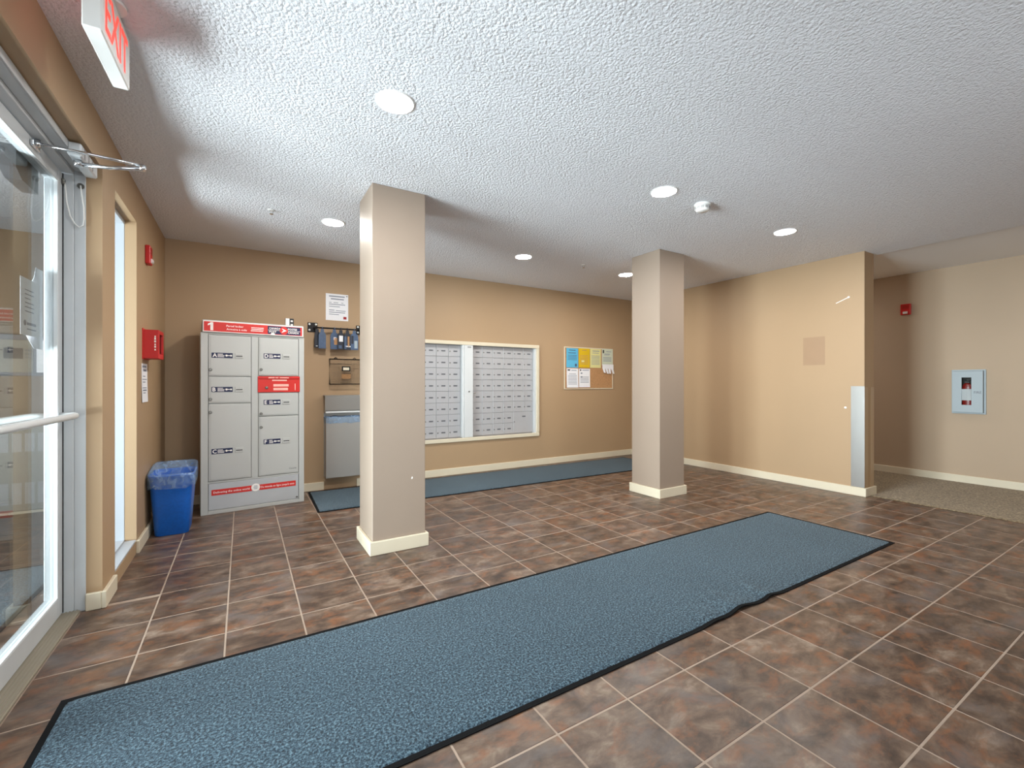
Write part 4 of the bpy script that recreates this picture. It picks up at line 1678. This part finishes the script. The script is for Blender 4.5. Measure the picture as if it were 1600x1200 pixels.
# ------------------------------------------------------------------ partition details
cg = thing('corner_guard', 'brushed steel corner guard at the free end of the partition', 'corner guard', (XP, YPE, 0.084))
b = MB()
b.box(-0.003, 0, -0.003, 0.112, 0, 0.995, c=0.0006)
b.build('steel_leaf', M['steel'], cg)
b = MB()
b.box(0, 0.070, -0.003, 0, 0, 0.985, c=0.0006)
b.box(0.138, 0.207, -0.003, 0, 0, 0.985, c=0.0006)
b.build('clear_leaf', M['tan_plastic'], cg)
b = MB()
b.box(-0.0008, 0, -0.066, 0.145, 1.301, 1.598)
tag(b.build('paint_patch', M['patch'], None, (XP, 0, 0)), 'faint darker square paint patch on the partition wall', 'paint patch')
sc_ = thing('wall_scuff', 'white torn tape and nail on the upper partition wall', 'scuff', (XP, -0.22, 1.94))
b = MB()
b.lathe([(0.011, 0.0), (0.011, -0.003), (0.004, -0.006)], (0, -0.058, 0.030), 'x', 12)
b.build('nail_head', M['white_print'], sc_)
b = MB()
b.add([(-0.001, -0.058, 0.034), (-0.001, -0.058, 0.026), (-0.001, 0.052, -0.018), (-0.001, 0.056, -0.013), (0, -0.058, 0.034), (0, -0.058, 0.026), (0, 0.052, -0.018), (0, 0.056, -0.013)],
      [(0, 1, 2, 3), (7, 6, 5, 4), (0, 4, 5, 1), (1, 5, 6, 2), (2, 6, 7, 3), (3, 7, 4, 0)])
b.build('tape_strip', M['white_print'], sc_)
b = MB()
b.lathe([(0.012, 0.0), (0.011, -0.003), (0.004, -0.005)], (0, 0, 0), 'x', 12)
tag(b.build('filled_hole', M['white_print'], None, (XP, -0.25, 0.862)), 'small white filler spot beside the steel corner guard', 'wall spot')

# ------------------------------------------------------------------ extinguisher cabinet
fe = thing('extinguisher_cabinet', 'grey blue fire extinguisher cabinet in the hall wall', 'extinguisher cabinet', (XF, -0.750, 0.770), math.radians(-90))
# local x runs along the wall to the right as seen, local -y points into the hall
hw, hh = 0.136, 0.488
b = MB()
b.box(-hw, hw, -0.016, 0, 0, 0.016, c=0.002)
b.box(-hw, hw, -0.016, 0, hh - 0.016, hh, c=0.002)
b.box(-hw, -hw + 0.016, -0.016, 0, 0.016, hh - 0.016, c=0.002)
b.box(hw - 0.016, hw, -0.016, 0, 0.016, hh - 0.016, c=0.002)
b.build('frame', M['cabinet'], fe)
b = MB()
wx0, wx1, wz0, wz1 = -0.048, 0.030, 0.098, 0.402
b.box(-hw + 0.018, wx0, -0.046, -0.040, 0.018, hh - 0.018)
b.box(wx1, hw - 0.018, -0.046, -0.040, 0.018, hh - 0.018)
b.box(wx0, wx1, -0.046, -0.040, 0.018, wz0)
b.box(wx0, wx1, -0.046, -0.040, wz1, hh - 0.018)
b.box(-hw + 0.018, hw - 0.018, -0.040, -0.016, 0.018, 0.022)
b.box(-hw + 0.018, hw - 0.018, -0.040, -0.016, hh - 0.022, hh - 0.018)
b.box(-hw + 0.018, -hw + 0.022, -0.040, -0.016, 0.022, hh - 0.022)
b.box(hw - 0.022, hw - 0.018, -0.040, -0.016, 0.022, hh - 0.022)
dr = b.build('door', M['cabinet'], fe)
b = MB()
b.box(wx0 + .001, wx1 - .001, -0.044, -0.042, wz0 + .001, wz1 - .001)
b.build('pane', M['glass_clear'], dr)
b = MB()
b.text('FIRE', (0.050, -0.0462, 0.225), R_, U_, 0.026, width=0.058, depth=0.0006)
b.build('lettering', M['mail_plate'], dr, recalc=False)
b = MB()
b.box(-hw + 0.022, hw - 0.022, -0.006, -0.002, 0.022, hh - 0.022)
b.build('back_panel', M['dark_slot'], fe)
fx = thing('fire_extinguisher', 'red fire extinguisher with a white tag inside the hall cabinet', 'fire extinguisher', (XF - 0.0205, -0.741, 0.794), math.radians(-90))
b = MB()
b.lathe([(0.0, 0.0), (0.0118, 0.0), (0.0125, 0.006), (0.0125, 0.27), (0.010, 0.30), (0.006, 0.315)], n=20)
o = b.build('cylinder', M['ext_red'], fx)
o.scale = (3.1, 1, 1)
b = MB()
b.box(-0.020, 0.020, -0.009, 0.009, 0.315, 0.335, c=0.003)
b.box(-0.008, 0.030, -0.011, 0.006, 0.345, 0.356, c=0.003)
b.tube([(0.0, 0, 0.335), (0.012, -0.004, 0.35)], 0.006, 8)
b.build('valve_head', M['charcoal'], fx)
b = MB()
b.box(-0.040, 0.036, -0.0172, -0.0160, 0.125, 0.250)
b.build('inspection_tag', M['paper'], fx)
